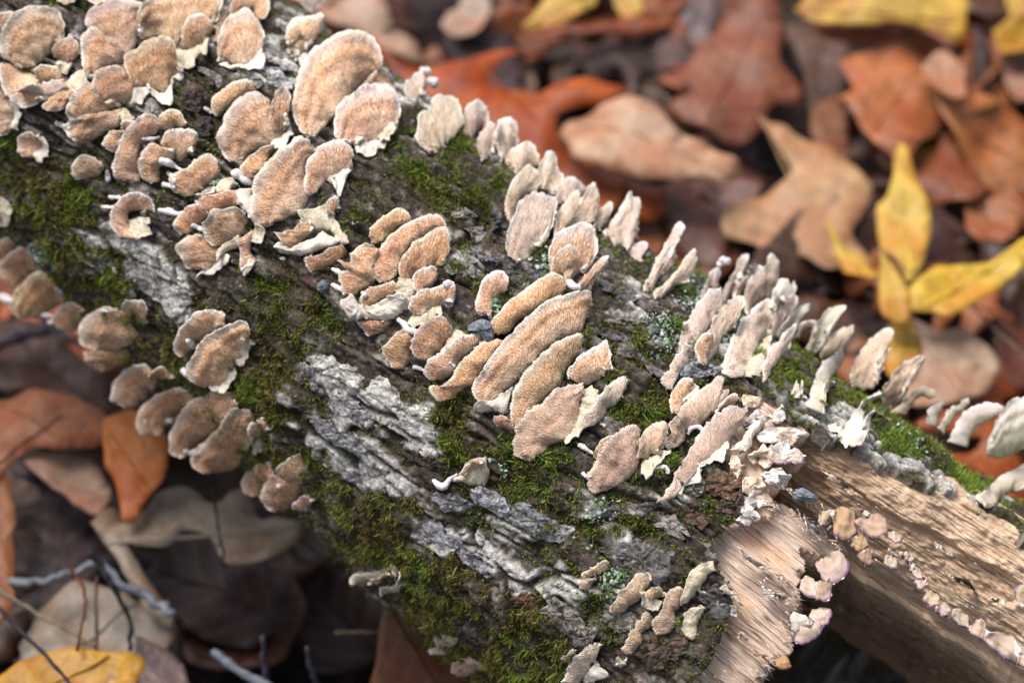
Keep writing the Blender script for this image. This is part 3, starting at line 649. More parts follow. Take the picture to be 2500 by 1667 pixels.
# pixel distance below the bark strip drives how deep the heartwood lies
STRIP = np.array([(1812,967),(1918,1004),(1996,1054),(2125,1117),(2251,1187),(2346,1203),(2500,1299),(2700,1420),(3200,1700)], float)
def heartwood():
    n, m = 420, 200
    top = resample(np.vstack([[(1770, 950)], STRIP + [0, -34]]), n, False)
    bot = resample([(1730,1165),(1850,1225),(1960,1275),(2052,1318),(2130,1378),(2230,1432),(2318,1501),(2407,1556),(2485,1623),(2600,1700),(3000,1980)], n)
    f = np.linspace(0, 1, m)[None, :, None]
    p = top[:, None] * (1 - f) + bot[:, None] * f
    d, _ = an_depth(p); ff = f[..., 0]
    left = 1 - sstep(1800, 2080, p[..., 0])
    xx = p[..., 0] * .843 + p[..., 1] * .538; yy = -p[..., 0] * .538 + p[..., 1] * .843
    fib = fbm(xx / 95, yy / 7, 0, 541, 5, .7) * .0007 + fbm(xx / 70, yy / 26, 2, 543, 4) * .0016 - np.abs(fbm(xx / 46, yy / 34, 5, 545, 4, .6)) * .0022
    step = sstep(.46, .52, ff + .04 * vnoise(xx / 60, yy / 200, 0, 547)) * .003
    ins = .0045 + .011 * ff + .012 * ff ** 2 + step + left * .006 + fib
    P_ = unproj(p, d + ins)
    # the undercut below the row of small brackets, turning into the log
    k_ = np.linspace(0, 1, 60)[None, 1:, None]
    off = np.array([-60.0, 190.0])
    p2 = bot[:, None] + off * k_ + np.stack([0 * xx[:, :59], fbm(xx[:, -1:] / 50, k_[..., 0] * 3 + 0 * xx[:, :59], 0, 551, 3) * 10], -1)
    d2, _ = an_depth(bot[:, None] + 0 * p2); kk = k_[..., 0]
    ins2 = ins[:, -1:] + .003 * sstep(0, .06, kk) + .040 * sstep(.22, .9, kk) + .008 * kk + fbm(xx[:, -1:] / 300, kk * 14, 0, 553, 5) * .0022
    P2 = unproj(p2, d2 + ins2)
    PP = np.concatenate([P_, P2], 1); M = PP.shape[1]
    F = grid_faces(n, M)
    uv = np.stack([np.concatenate([xx, np.repeat(xx[:, -1:], 59, 1)], 1) * .000116, np.concatenate([yy, yy[:, -1:] + kk * 190], 1) * .000116], -1).reshape(-1, 2)
    pp = np.concatenate([p, p2], 1); q, _ = proj(PP)
    tone = np.ones(PP.shape) * np.array([1.12, 1.04, .97])
    warm = sstep(1.0, 0, (pp[..., 0] - 1850) / 300)[..., None]; tone = tone * (1 - warm * .5) + warm * .5 * np.array([1.05, .85, .6])
    blot = sstep(.05, .5, fbm(pp[..., 0] / 60, pp[..., 1] / 30, 0, 561, 4))[..., None]; tone = tone * (1 - .22 * blot) + .22 * blot * np.array([.75, .5, .34])
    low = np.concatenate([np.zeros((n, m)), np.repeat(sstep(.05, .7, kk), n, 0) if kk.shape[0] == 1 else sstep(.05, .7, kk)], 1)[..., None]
    tone = tone * (1 - low) + low * np.array([.42, .33, .27])      # shade under the overhang, painted into the wood's colour
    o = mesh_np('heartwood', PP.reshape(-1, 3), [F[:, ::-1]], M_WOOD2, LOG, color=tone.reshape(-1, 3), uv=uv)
    zput(p, d + ins)
heartwood()
SLAB = [(1700,1100),(1780,1090),(1830,1120),(1879,1212),(1940,1250),(1996,1286),(2030,1312),(2053,1340),(2066,1380),(2030,1362),(1990,1350),(1964,1345),(1974,1395),(1952,1425),(1950,1470),(1930,1519),(1942,1570),(1912,1607),(1882,1625),(1850,1690),(1800,1800),(1560,1800),(1600,1560),(1660,1300)]
wood_sheet('wood_slab', SLAB, .0068, M_WOOD, .010, 3, (1.28, 1.19, 1.13), .0007, 9)
CHUNK = CR(1500,850,(820,330),(880,350),(1000,335),(1100,390),(1160,440),(1190,480),(1340,572),(1310,620),(1265,665),(1290,760),(1210,790),(1110,800),(1140,815),(1220,860),(1205,930),(1130,960),(1060,1040),(1055,1120),(980,1200),(900,1240),(760,1270),(700,1000),(700,700),(760,560))
wood_sheet('wood_layer', CHUNK, lambda X, Y: .0026 + .0012 * fbm(X / 6, Y / 4, 0, 571, 3), M_WOOD, .0045, 9, (1.22, 1.12, 1.06), .0006, 10)
WF = [(860,350,1000,400),(900,470,1010,540),(1000,560,1130,640),(1100,560,1230,640),(1180,600,1330,590),(1080,660,1180,760),(960,690,1080,790),(1150,690,1280,770),(1050,840,1200,930),(900,900,1020,980),(930,1000,1050,1090),(880,1110,980,1200),(790,760,880,860),(1110,430,1180,480)]
for i_, (x0, y0, x1, y1) in enumerate(WF):
    cx, cy, w_, h_ = (x0 + x1) / 2, (y0 + y1) / 2, (x1 - x0) / 2 + 22, (y1 - y0) / 2 + 26
    an_ = np.linspace(0, 2 * math.pi, 9, endpoint=False) + i_
    pg = [(cx + math.cos(a_) * w_ * (.75 + .4 * random.random()), cy + math.sin(a_) * h_ * (.75 + .4 * random.random())) for a_ in an_]
    ZS5 = zblur(3); plate(CR(1500, 850, *pg), (.88, .78, .71) if i_ % 3 else (.80, .62, .47), seed=60 + i_, lift=.0006, thick=.0010, name='wood_flake', mat=M_FLAKE, relk=.35)
random.seed(31)
for i_ in range(37):
    if i_ < 30:
        f_ = random.random(); x_ = 1960 + f_ * 540; y_ = 1130 + (x_ - 1960) * .55 + random.uniform(-20, 130)
    else:
        x_ = random.uniform(1760, 1930); y_ = random.uniform(1320, 1600)
        if not in_poly(np.array([[x_, y_]]), SLAB)[0]: continue
    ln_, wd_ = random.uniform(18, 60), random.uniform(4, 11); an_ = np.linspace(0, 2 * math.pi, 8, endpoint=False); ca, sa = .843, .538
    u_ = np.cos(an_) * ln_ * (1 + .3 * np.array([random.uniform(-1, 1) for _ in an_])); v_ = np.sin(an_) * wd_
    pg = np.stack([x_ + u_ * ca - v_ * sa, y_ + u_ * sa + v_ * ca], -1)
    if i_ < 30 and zget(pg.mean(0)[None], ZB)[0] < an_depth(pg.mean(0))[0] + .003: continue
    ZS5 = zblur(1); plate(pg, [(.74, .62, .50), (.62, .46, .33), (.80, .71, .61)][i_ % 3], seed=120 + i_, lift=.0002, thick=.0009, name='wood_splinter', mat=M_FLAKE)
zfill()
# torn fibre splinters at the ragged ends
NS = 240
sp = []
for (x0, y0), (x1, y1), n_ in (((1990,1290),(2060,1340),30),((1860,1230),(1990,1275),50),((1946,1440),(1930,1570),40),((1900,1180),(2000,1240),40),((1905,1600),(1850,1660),30),((1960,1290),(2010,1330),20),((1830,1230),(1770,1290),30)):
    for i in range(n_):
        f = random.random(); sp.append((x0 + (x1 - x0) * f + random.gauss(0, 5), y0 + (y1 - y0) * f + random.gauss(0, 5)))
for _ in range(9000):
    x_, y_ = random.uniform(1600, 2500), random.uniform(1080, 1680)
    if len(sp) < 330 and in_poly(np.array([[x_, y_]]), SLAB)[0] and not in_poly(np.array([[x_, y_]]), CHUNK)[0] and in_poly(np.array([[x_, y_]]), EXPOSED)[0]: sp.append((x_, y_))
    elif len(sp) < 330 and y_ > 1085 + (x_ - 2000) * .5 and y_ < 1290 + (x_ - 2000) * .62 and x_ > 2060: sp.append((x_, y_))
sp = np.array(sp); z = zget(sp, ZB); an, _ = an_depth(sp); z = np.where(np.isfinite(z), z, an + .006)
S0 = unproj(sp, z + .0002); n_ = len(sp)
lay_ = (np.arange(n_) >= 240)[:, None]; dr = AX * 1.0 + RNG.normal(0, 1, (n_, 3)) * np.where(lay_, .07, .35) - FWD * np.where(lay_, .02, .25); dr /= np.linalg.norm(dr, axis=1)[:, None]
L_ = (.0015 + .0045 * RNG.random(n_) ** 2)[:, None]; sd = np.cross(dr, FWD); sd /= np.linalg.norm(sd, axis=1)[:, None]; w_ = np.where(lay_, .00008 + .0001 * RNG.random((n_, 1)), .00022); L_ = np.where(lay_, L_ * 1.5, L_)
VS = np.stack([S0 - sd * w_ - dr * L_ * .5, S0 + sd * w_ - dr * L_ * .5, S0 - FWD * .0003 - dr * L_ * .3, S0 + dr * L_ * .6], 1).reshape(-1, 3); o4 = np.arange(n_) * 4
spl = mesh_np('wood_splinters', VS, [np.concatenate([np.stack([o4, o4 + 1, o4 + 3], -1), np.stack([o4 + 1, o4 + 2, o4 + 3], -1), np.stack([o4 + 2, o4, o4 + 3], -1)])], M_WOOD, LOG, color=np.repeat(np.where(RNG.random((n_, 1)) < .65, 1.15, .75) * np.ones((n_, 3)), 4, 0), uv=np.repeat(RNG.random((n_, 2)), 4, 0))
spl['kind'] = 'stuff'
ZS = zblur(2)
# ---------------------------------------------------------------- bracket fungi
ORG = dict(A=(0,0), B=(625,0), E=(0,556), F=(625,556), G=(1250,556), H=(1875,556), J=(625,1111), K=(1250,1111), L=(1875,1111),
           M=(312,0), N=(312,278), P=(937,278), Q=(1500,500), R=(900,700), S=(1500,850), T=(312,834))
KS = 625 / 1763
STY = dict(t=(M_TAN, M_WHITE, 1), g=(M_GREY, M_WHITE, 1), e=(M_IVORY, M_WHITE, .12), w=(M_WHITE, M_WHITE, 0), c=(M_CREAM, M_WHITE, 0), p=(M_PURP, M_TIP, 0))
def px_of(o, pts): return np.array([(ORG[o][0] + x * KS, ORG[o][1] + y * KS) for x, y in pts], float)
_cnt = [0]
def cap_mesh(name, rim, base, style, parent, seed, tilt=.42, dome=.14, lift=0.0, thick=.0008, bristle=True, tint=(1, 1, 1), rag=1.0, curl=.10):
    """A bracket: rim and base lines in the photograph, carried onto a plane that leaves the bark at an angle, then domed and thickened."""
    mt, mu, hair = STY[style]
    Lr = np.linalg.norm(np.diff(rim, axis=0), axis=1).sum(); Gv = rim.mean(0) - base.mean(0)
    reach = np.linalg.norm(resample(rim, 20) - resample(base, 20), axis=1).mean()
    n = int(np.clip(Lr / 5.5, 14, 110)); m = int(np.clip(reach / 6.0, 7, 40))
    r_, b_ = resample(rim, n), resample(base, n)
    jj_ = np.linspace(0, 1, n)
    out = (r_ - b_); out /= np.linalg.norm(out, axis=1)[:, None] + 1e-9
    j = (vnoise(jj_ * Lr / 26, seed * 3.1, 0, 601) * 3.0 + vnoise(jj_ * Lr / 9, seed * 3.1, 0, 602) * 2.6) * rag
    r_ = r_ + out * j[:, None]
    b_ = b_ + np.stack([vnoise(jj_ * 9, seed, 0, 603), vnoise(jj_ * 9, seed, 0, 604)], -1) * 2.5
    s = np.linspace(0, 1, m); s = s ** .9
    p = b_[:, None] * (1 - s[None, :, None]) + r_[:, None] * s[None, :, None]
    B = base.mean(0)
    zb = zget(b_, ZS); an, _ = an_depth(b_); zb = np.where(np.isfinite(zb), zb, an)
    kk = max(3, n // 6); zb = np.convolve(np.pad(zb, kk, 'edge'), np.ones(2 * kk + 1) / (2 * kk + 1), 'valid')
    d0 = np.median(zb); mpp = d0 / FPX
    G = Gv / (np.linalg.norm(Gv) + 1e-9); Lt = np.array([-G[1], G[0]])
    e = 25.0
    a0, _ = an_depth(B); aG = an_depth(B + G * e)[0] - an_depth(B - G * e)[0]; aL = an_depth(B + Lt * e)[0] - an_depth(B - Lt * e)[0]
    sG = aG / (2 * e * mpp); sL = aL / (2 * e * mpp)
    kG = np.clip(np.clip(sG, -.7, .75) - tilt, -1.0, .35 if style in 'tp' else .62); kL = np.clip(sL, -.5, .5) * .7
    rel = p - B
    pl = d0 + mpp * (kG * (rel @ G) + kL * (rel @ Lt))
    off = np.clip(zb - pl[:, 0], -.008, .008)
    d = pl + off[:, None] * (1 - s[None]) ** 1.3 + .0006 * (1 - s[None]) - lift * s[None]
    size = reach * mpp; u = jj_[:, None]; S_ = s[None]
    ph = seed * 1.7
    shape = dome * size * np.sin(np.pi * np.clip(S_ * 1.02, 0, 1)) * (1 - .6 * (2 * u - 1) ** 2)
    shape = shape + curl * size * S_ ** 3 * .35 * np.sin(seed * 2.3)
    shape = shape + .055 * size * np.sin(2 * np.pi * (1.6 * u) + ph) * S_ ** 2 + .035 * size * np.sin(2 * np.pi * 4.3 * u + ph * 2) * S_ ** 3
    zone = S_ + .05 * vnoise(u * 5, S_ * 2, seed, 611)
    shape = shape + .024 * size * np.sin(zone * 2 * np.pi * 3.4 + ph) * sstep(.15, .4, S_) + .040 * size * sstep(.76, .84, zone) * -1 - .05 * size * (1 - sstep(.0, .35, S_)) * np.sin(np.pi * u)
    d = d - shape
    # stay clear of what lies beneath
    lim = zget(p, ZS) - .0011 * sstep(.06, .35, S_) - .0002
    v = np.where(np.isfinite(lim), np.maximum(d - lim, 0), 0)
    if v.max() > 0:
        for _ in range(2):
            q = np.pad(v, 1, 'edge'); v = np.max([q[1 + a:q.shape[0] - 1 + a, 1 + b:q.shape[1] - 1 + b] for a in (-1, 0, 1) for b in (-1, 0, 1)], 0)
        for _ in range(4):
            q = np.pad(v, 1, 'edge'); v = np.mean([q[1 + a:q.shape[0] - 1 + a, 1 + b:q.shape[1] - 1 + b] for a in (-1, 0, 1) for b in (-1, 0, 1)], 0)
        d = d - np.minimum(v, .02)
    top = unproj(p, d)
    a = np.gradient(top, axis=0); b = np.gradient(top, axis=1); nn = np.cross(a, b); nn /= np.linalg.norm(nn, axis=-1)[..., None] + 1e-12
    if (nn.reshape(-1, 3) @ FWD).mean() > 0: nn = -nn
    rough = fbm(p[..., 0] / 5, p[..., 1] / 5, seed, 621, 3) * .00028 + fbm(p[..., 0] / 22, p[..., 1] / 22, seed, 623, 3) * .0006
    if style in 'cw':
        rough = rough * 1.2 + np.clip(size / .014, .12, 1) * np.abs(fbm(p[..., 0] / 12, p[..., 1] / 12, seed, 625, 3)) * .0016 * (1 - S_ * .3) - .0004
    top = top + nn * rough[..., None]
    th = thick * (1.0 + .9 * (1 - S_) ** 2) * np.clip(1.0 - .75 * S_ ** 6, .2, 1) * np.ones((n, 1))
    bot = top - nn * th[..., None] + nn * (vnoise(p[..., 0] / 7, p[..., 1] / 7, seed, 631) * .0002)[..., None]
    # rounded white rim: one extra row pushed outward
    outv = top[:, -1] - top[:, -2]; outv /= np.linalg.norm(outv, axis=1)[:, None] + 1e-12
    rimrow = (top[:, -1] + bot[:, -1]) / 2 + outv * .00035
    NV = n * m
    V = np.vstack([top.reshape(-1, 3), bot.reshape(-1, 3), rimrow])
    F = grid_faces(n, m)
    i = np.arange(n - 1)
    tr = i * m + m - 1; tr2 = (i + 1) * m + m - 1; rr = 2 * NV + i; rr2 = 2 * NV + i + 1
    W = [np.stack([tr2, rr2, rr, tr], -1), np.stack([rr2, tr2 + NV, tr + NV, rr], -1)]
    k_ = np.arange(m - 1)
    E0 = np.stack([k_, k_ + 1, k_ + 1 + NV, k_ + NV], -1); l0 = (n - 1) * m
    E1_ = np.stack([l0 + k_ + 1, l0 + k_, l0 + k_ + NV, l0 + k_ + 1 + NV], -1)
    B0 = np.stack([(i + 1) * m, i * m, i * m + NV, (i + 1) * m + NV], -1)
    faces = [F, F[:, ::-1] + NV] + W + [E0, E1_, B0]
    mi = np.concatenate([np.zeros(len(F)), np.ones(len(F)), np.zeros(len(W[0])), np.ones(len(W[1])), np.ones(len(E0)), np.ones(len(E1_)), np.ones(len(B0))])
    # orient by the first face
    nf = np.cross(V[F[0, 1]] - V[F[0, 0]], V[F[0, 2]] - V[F[0, 0]])
    if nf @ FWD > 0: faces = [f[:, ::-1] for f in faces]
    uv = np.stack([np.repeat(jj_, m), np.tile(s, n)], -1); uv = np.vstack([uv, uv * [1, .2] + [0, .8], np.stack([jj_, np.ones(n)], -1)])
    wmm, rmm = (Lr + np.linalg.norm(np.diff(base, axis=0), axis=1).sum()) * .5 * mpp * 1000, reach * mpp * 1000
    uvm = np.stack([uv[:, 0] * wmm + seed * 13.7, np.r_[np.tile(s, n), np.tile(s, n), np.ones(n)] * rmm + seed * 7.3], -1)
    o = mesh_np(name, V, faces, [mt, mu], parent, mi, uv=uv, uv2=uvm)
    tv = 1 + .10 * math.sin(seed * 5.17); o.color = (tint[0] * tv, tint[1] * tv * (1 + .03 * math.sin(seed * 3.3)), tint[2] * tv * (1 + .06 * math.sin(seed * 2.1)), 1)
    # bristles: stiff tufts of hair combed towards the rim
    if bristle and hair > 0:
        area = Lr * reach * .62
        N = int(np.clip(area / 34 * hair, 12, 5000))
        U = RNG.random(N) * (n - 1.001); Sx = RNG.random(N) ** .62; Sx = .10 + .78 * Sx
        keep = (RNG.random(N) < np.where(Sx > .80, .40, .55 + .45 * np.sin(Sx * 17 + ph))); U, Sx = U[keep], Sx[keep]; N = len(U)
        if N > 3:
            ss = np.interp(Sx, s, np.arange(m)); iu, iv = U.astype(int), np.minimum(ss.astype(int), m - 2); fu, fv = (U - iu)[:, None], (ss - iv)[:, None]
            q = lambda A: A[iu, iv] * (1 - fu) * (1 - fv) + A[iu + 1, iv] * fu * (1 - fv) + A[iu, iv + 1] * (1 - fu) * fv + A[iu + 1, iv + 1] * fu * fv
            Pq, Nq, Tq = q(top), q(nn), q(b); Tq /= np.linalg.norm(Tq, axis=1)[:, None] + 1e-12
            dd = Tq * .9 + Nq * .50 + RNG.normal(0, .16, (N, 3)); dd /= np.linalg.norm(dd, axis=1)[:, None]
            sz = np.clip(size / .018, .55, 1.0)
            ln_ = (.0007 + .0008 * RNG.random(N) ** 1.5)[:, None] * sz; sd_ = np.cross(dd, Nq); sd_ /= np.linalg.norm(sd_, axis=1)[:, None] + 1e-12
            w_ = (.00013 + .00013 * RNG.random(N))[:, None] * sz; Pq = Pq - Nq * .00006
            VV = np.stack([Pq - sd_ * w_, Pq + sd_ * w_, Pq + dd * ln_ * .45 + Nq * w_ * 1.3, Pq + dd * ln_], 1).reshape(-1, 3); o4 = np.arange(N) * 4
            FF_ = np.concatenate([np.stack([o4, o4 + 1, o4 + 2], -1), np.stack([o4 + 1, o4 + 3, o4 + 2], -1), np.stack([o4 + 3, o4, o4 + 2], -1)])
            pal = RNG.random(N)[:, None]; c0 = np.where(pal < .62, np.array([[.88, .77, .63]]), np.where(pal < .85, np.array([[.62, .42, .27]]), np.array([[.34, .19, .10]])))
            if style == 'g': c0 = c0 * .45 + np.array([.78, .62, .50]) * .55
            c0 = c0 * (.85 + .3 * RNG.random((N, 1)))
            NF = int(Lr / 2.8); ui = RNG.random(NF) * (n - 1.001); iu = ui.astype(int); fu = (ui - iu)[:, None]
            Pe = rimrow[iu] * (1 - fu) + rimrow[iu + 1] * fu; Ne = nn[iu, -1]; De = outv[iu] + RNG.normal(0, .35, (NF, 3)); De /= np.linalg.norm(De, axis=1)[:, None]
            Pe = Pe + Ne * (RNG.random((NF, 1)) * .0004 - .0001) - De * .0002
            le = (.0003 + .0006 * RNG.random((NF, 1)) ** 2) * sz; se = np.cross(De, Ne); we = .00013
            VE = np.stack([Pe - se * we, Pe + se * we, Pe + De * le * .4 + Ne * we, Pe + De * le], 1).reshape(-1, 3); oe = len(VV) + np.arange(NF) * 4
            FE = np.concatenate([np.stack([oe, oe + 1, oe + 2], -1), np.stack([oe + 1, oe + 3, oe + 2], -1), np.stack([oe + 3, oe, oe + 2], -1)])
            VV = np.vstack([VV, VE]); FF_ = np.vstack([FF_, FE]); c0 = np.vstack([c0, np.array([[.76, .67, .57]]) * (.8 + .4 * RNG.random((NF, 1)))])
            br = mesh_np('bristles', VV, [FF_], M_BRISTLE, parent, color=np.repeat(c0, 4, 0)); br['kind'] = 'stuff'
    return p, d
def tip_mesh(pts, o, parent, seed, mat=None, name='growing_tip'):
    q = np.array([(ORG[o][0] + x * KS, ORG[o][1] + y * KS, r * KS) for x, y, r in pts], float)
    q = resample(q, 12) if len(q) > 1 else np.vstack([q + [-q[0, 2] * .6, 0, -.2], q, q + [q[0, 2] * .6, 0, -.2]])
    z = zget(q[:, :2], ZS); an, _ = an_depth(q[:, :2]); z = np.where(np.isfinite(z), z, an); z = np.convolve(np.pad(z, 3, 'edge'), np.ones(7) / 7, 'valid')
    mpp = z / FPX; r = .85 * q[:, 2] * mpp * (1 + .15 * vnoise(np.arange(len(q)) * .9, seed, 0, 641))
    P = unproj(q[:, :2], z - r * .9)
    V, F = tube(P, r, 9)
    nz = vnoise(V[:, 0] * 900, V[:, 1] * 900, V[:, 2] * 900 + seed, 643)[:, None] * .0003; ctr = P[np.minimum(np.arange(len(V)) // 9, len(P) - 1)]
    dv = V - ctr; V = V + dv / (np.linalg.norm(dv, axis=1)[:, None] + 1e-9) * nz
    t = mesh_np(name, V, F, mat or M_TIP, parent)
    return q[:, :2], z - r * 1.8
def bracket(label, o, style, rim, base, parts=(), tips=(), tilt=None, tint=(1, 1, 1), group='bracket fungi growing on the log', **kw):
    """parts: extra (name, style, rim, base); tips: lists of (x, y, r)."""
    global ZS
    _cnt[0] += 1; seed = _cnt[0]
    rim_, base_ = px_of(o, rim), px_of(o, base)
    B = surf_point(base_.mean(0))
    name = 'purple_bracket_fungus' if style == 'p' else 'bracket_fungus'
    t = thing(name, label, 'bracket fungus', B, group)
    W = 2 * np.linalg.norm(rim_.max(0) - rim_.min(0))
    if tilt is None: tilt = dict(t=.40, g=.16, e=.04).get(style, .45)
    if style == 'p': kw.setdefault('thick', .0006); tint = (tint[0] * .86, tint[1] * .80, tint[2] * .75)
    if style in 'ge': kw.setdefault('thick', .0006); kw.setdefault('rag', 1.7)
    lay = []
    for nm, st, r2, b2 in [q for q in parts if q[0].startswith('!')]:
        lay.append(cap_mesh(nm[1:], px_of(o, r2), px_of(o, b2), st, t, seed + .31, .25, .06, bristle=False, rag=3.2))
    lay.append(cap_mesh('cap', rim_, base_, style, t, seed, tilt, tint=tint, **kw))
    for p, d in lay: _raster(p, d)
    for nm, st, r2, b2 in [q for q in parts if not q[0].startswith('!')]:
        ZS = zblur(1); pd = cap_mesh(nm, px_of(o, r2), px_of(o, b2), st, t, seed + .57, .25, .08, bristle=st in 'tg', rag=1.0 if nm in ('prong', 'arm', 'second_tooth', 'side_lobe', 'curled_tip') else 2.2, tint=tint); _raster(*pd)
    if tips:
        ZS = zblur(1)
        for q in tips: tip_mesh(q, o, t, seed)
    ZS = zblur(1)
    return t
def _raster(p, d):
    for a in (0, .5):
        for b in (0, .5):
            if a == 0 and b == 0: zput(p, d)
            else:
                pp = p[:-1, :-1] * (1 - a) * (1 - b) + p[1:, :-1] * a * (1 - b) + p[:-1, 1:] * (1 - a) * b + p[1:, 1:] * a * b
                dd = d[:-1, :-1] * (1 - a) * (1 - b) + d[1:, :-1] * a * (1 - b) + d[:-1, 1:] * (1 - a) * b + d[1:, 1:] * a * b
                zput(pp, dd)
# the brackets, back ones first; rim and base lines are read off the photograph
b = bracket
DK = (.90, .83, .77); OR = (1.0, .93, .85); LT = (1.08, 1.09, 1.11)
# --- upper left
b('small tan bracket peeping out behind the big round one in the top left corner','A','t',[(-60,150),(-20,100),(50,80),(110,90)],[(-40,250),(60,200),(100,130)])
b('white edged bracket cut by the top border, further left of two','A','t',[(390,0),(440,18),(500,10),(530,-5)],[(390,-60),(530,-60)])
b('white edged bracket cut by the top border, just left of the zoned tan fans','A','t',[(600,0),(650,25),(700,15),(730,-10)],[(600,-60),(740,-60)])
b('grey zoned bracket hanging below the big round one in the top left corner','A','t',[(5,430),(0,520),(25,610),(90,690),(170,740),(250,715),(285,690)],[(60,450),(180,480),(280,560),(310,640)])
b('rough brown lobe under the thin blade near the left top corner','A','t',[(230,685),(310,690),(290,740),(360,760),(440,740),(450,700)],[(380,650),(450,600),(540,560),(560,580)],tint=DK,parts=[('!cream_crust','c',[(600,560),(560,620),(470,640)],[(600,470),(520,490),(450,560)])])
b('big round tan bracket with grey brown rim in the top left corner','A','t',[(150,470),(20,390),(0,300),(20,210),(90,110),(190,60),(300,45),(380,70),(430,140),(440,220),(410,290)],[(180,470),(260,440),(330,380),(395,310)],tilt=.3)
b('little round brown bracket right beside the big corner one','A','t',[(380,400),(365,340),(390,290),(440,265),(500,275),(535,320),(545,380)],[(400,420),(450,430),(500,420)],tips=[[(480,250,25),(500,262,20)]],parts=[('!cream_crust','c',[(410,430),(420,500),(460,510)],[(400,400),(450,420),(490,430)])],tint=DK)
b('short tan cap above the thin pointed blade, left top','A','t',[(250,540),(245,490),(290,460),(360,455),(400,480),(430,540)],[(260,560),(340,560),(430,560)])
b('thin pointed blade with pale edge stretching left below the corner bracket','A','g',[(110,630),(200,600),(320,570),(440,555)],[(150,640),(290,655),(380,640),(460,590)],tilt=.7)
b('tan bracket with cream edge cut by the left border','A','t',[(20,640),(-60,600),(-150,680),(-160,800),(-100,920),(0,930),(50,915)],[(60,690),(100,740),(100,820),(80,890)],parts=[('white_edge','w',[(70,680),(110,740),(110,820),(90,890)],[(50,700),(80,760),(80,810),(60,880)])])
b('tan bracket cut by the top border behind the one with white frill','M','t',[(700,130),(715,40),(740,-20),(840,-60),(950,-20),(970,60),(940,120),(910,135)],[(720,140),(780,90),(850,75),(900,130)])
b('narrow upright tan fan between two broad caps at the top','M','t',[(600,220),(610,130),(650,60),(690,45),(700,80)],[(600,290),(650,270),(680,160),(700,110)])
b('broad grey rimmed fan, back left of the overlapping top cluster','A','t',[(610,200),(592,150),(620,85),(690,30),(780,-2),(880,0),(960,15),(985,45)],[(700,250),(860,380),(940,300),(970,120)],tilt=.25)
b('widest zoned bracket of the top cluster, running out of the frame','A','t',[(960,200),(950,100),(980,40),(1050,-30),(1200,-90),(1400,-90),(1530,-20),(1520,60),(1480,150)],[(980,280),(1080,260),(1200,320),(1280,240),(1440,170)],tilt=.25)
b('tall tan bracket on the left flank of the top cluster','A','t',[(650,545),(600,500),(575,420),(560,290),(600,210),(650,190),(720,240),(790,290)],[(660,540),(760,470),(860,420),(880,380)],tilt=.3)
b('dark hollowed cap sitting on the widest bracket of the top cluster','A','t',[(1265,320),(1250,250),(1280,160),(1350,105),(1410,100),(1460,150),(1475,190)],[(1280,340),(1350,330),(1400,290),(1470,210)],tint=DK,parts=[('!cream_crust','c',[(1220,480),(1290,490),(1340,440),(1380,370),(1420,370)],[(1210,340),(1300,330),(1380,290),(1440,260)])])
b('folded tan bracket, upper lobe left of the hooked white tip','A','t',[(540,830),(470,800),(455,770),(480,690),(540,600),(620,570),(650,620),(670,680)],[(560,850),(650,830),(740,770),(840,730)])
b('furry tan lobe ending in a hooked white tip on its left','A','t',[(560,985),(500,965),(450,910),(440,870),(500,835),(560,800)],[(640,970),(740,900),(830,850),(840,740)],tips=[[(385,850,18),(430,860,22),(475,885,16)]],parts=[('!cream_crust','c',[(830,850),(900,850),(930,820)],[(820,760),(860,740),(900,760)])])
b('brown cap tucked under the hollow dark one of the top cluster','A','t',[(680,690),(640,610),(640,540),(680,490),(790,455),(850,480),(890,560)],[(720,700),(830,710),(900,690),(1000,640),(960,600)],tint=DK)
b('hollow dark centred bracket with ragged white foot, front of top cluster','A','t',[(905,560),(870,470),(870,390),(950,340),(1000,290),(1100,265),(1170,275),(1205,330),(1220,420),(1245,500)],[(930,590),(1000,590),(1060,640),(1150,640),(1180,560),(1240,500)],tint=DK,parts=[('!white_frill','w',[(900,705),(970,690),(1030,640),(1100,700),(1180,690),(1190,600),(1250,500)],[(940,600),(1000,590),(1060,600),(1110,620),(1160,560),(1200,470)])],tips=[[(1020,580,16),(1035,610,14)]])
b('squarish tan bracket with white frilled lower edge beside bare bark','M','t',[(640,420),(618,370),(625,280),(650,200),(700,120),(770,75),(840,75),(890,130),(925,210),(932,260),(910,320)],[(660,435),(740,450),(830,450),(920,420),(925,350)],tilt=.3,parts=[('white_frill','w',[(640,425),(700,450),(800,462),(900,450),(932,400),(928,350)],[(680,425),(760,435),(830,420),(880,370),(915,330)])])
b('pinkish cap over the crest, cut by the top border','M','g',[(1140,0),(1200,30),(1260,70),(1320,40),(1340,-10)],[(1150,-80),(1250,-120),(1340,-80)])
b('pointed tan bracket on a white foot near the upper crest','M','t',[(1110,370),(1095,300),(1095,200),(1130,140),(1200,120),(1270,110),(1320,95),(1350,110),(1340,200),(1290,270),(1220,310)],[(1150,380),(1180,400),(1215,350)],parts=[('!white_foot','w',[(1150,380),(1180,450),(1240,440)],[(1140,340),(1180,340),(1230,340)]),('small_cap','t',[(1110,290),(1110,220),(1150,165),(1195,200),(1200,240)],[(1120,310),(1160,290),(1190,260)])],tint=LT)
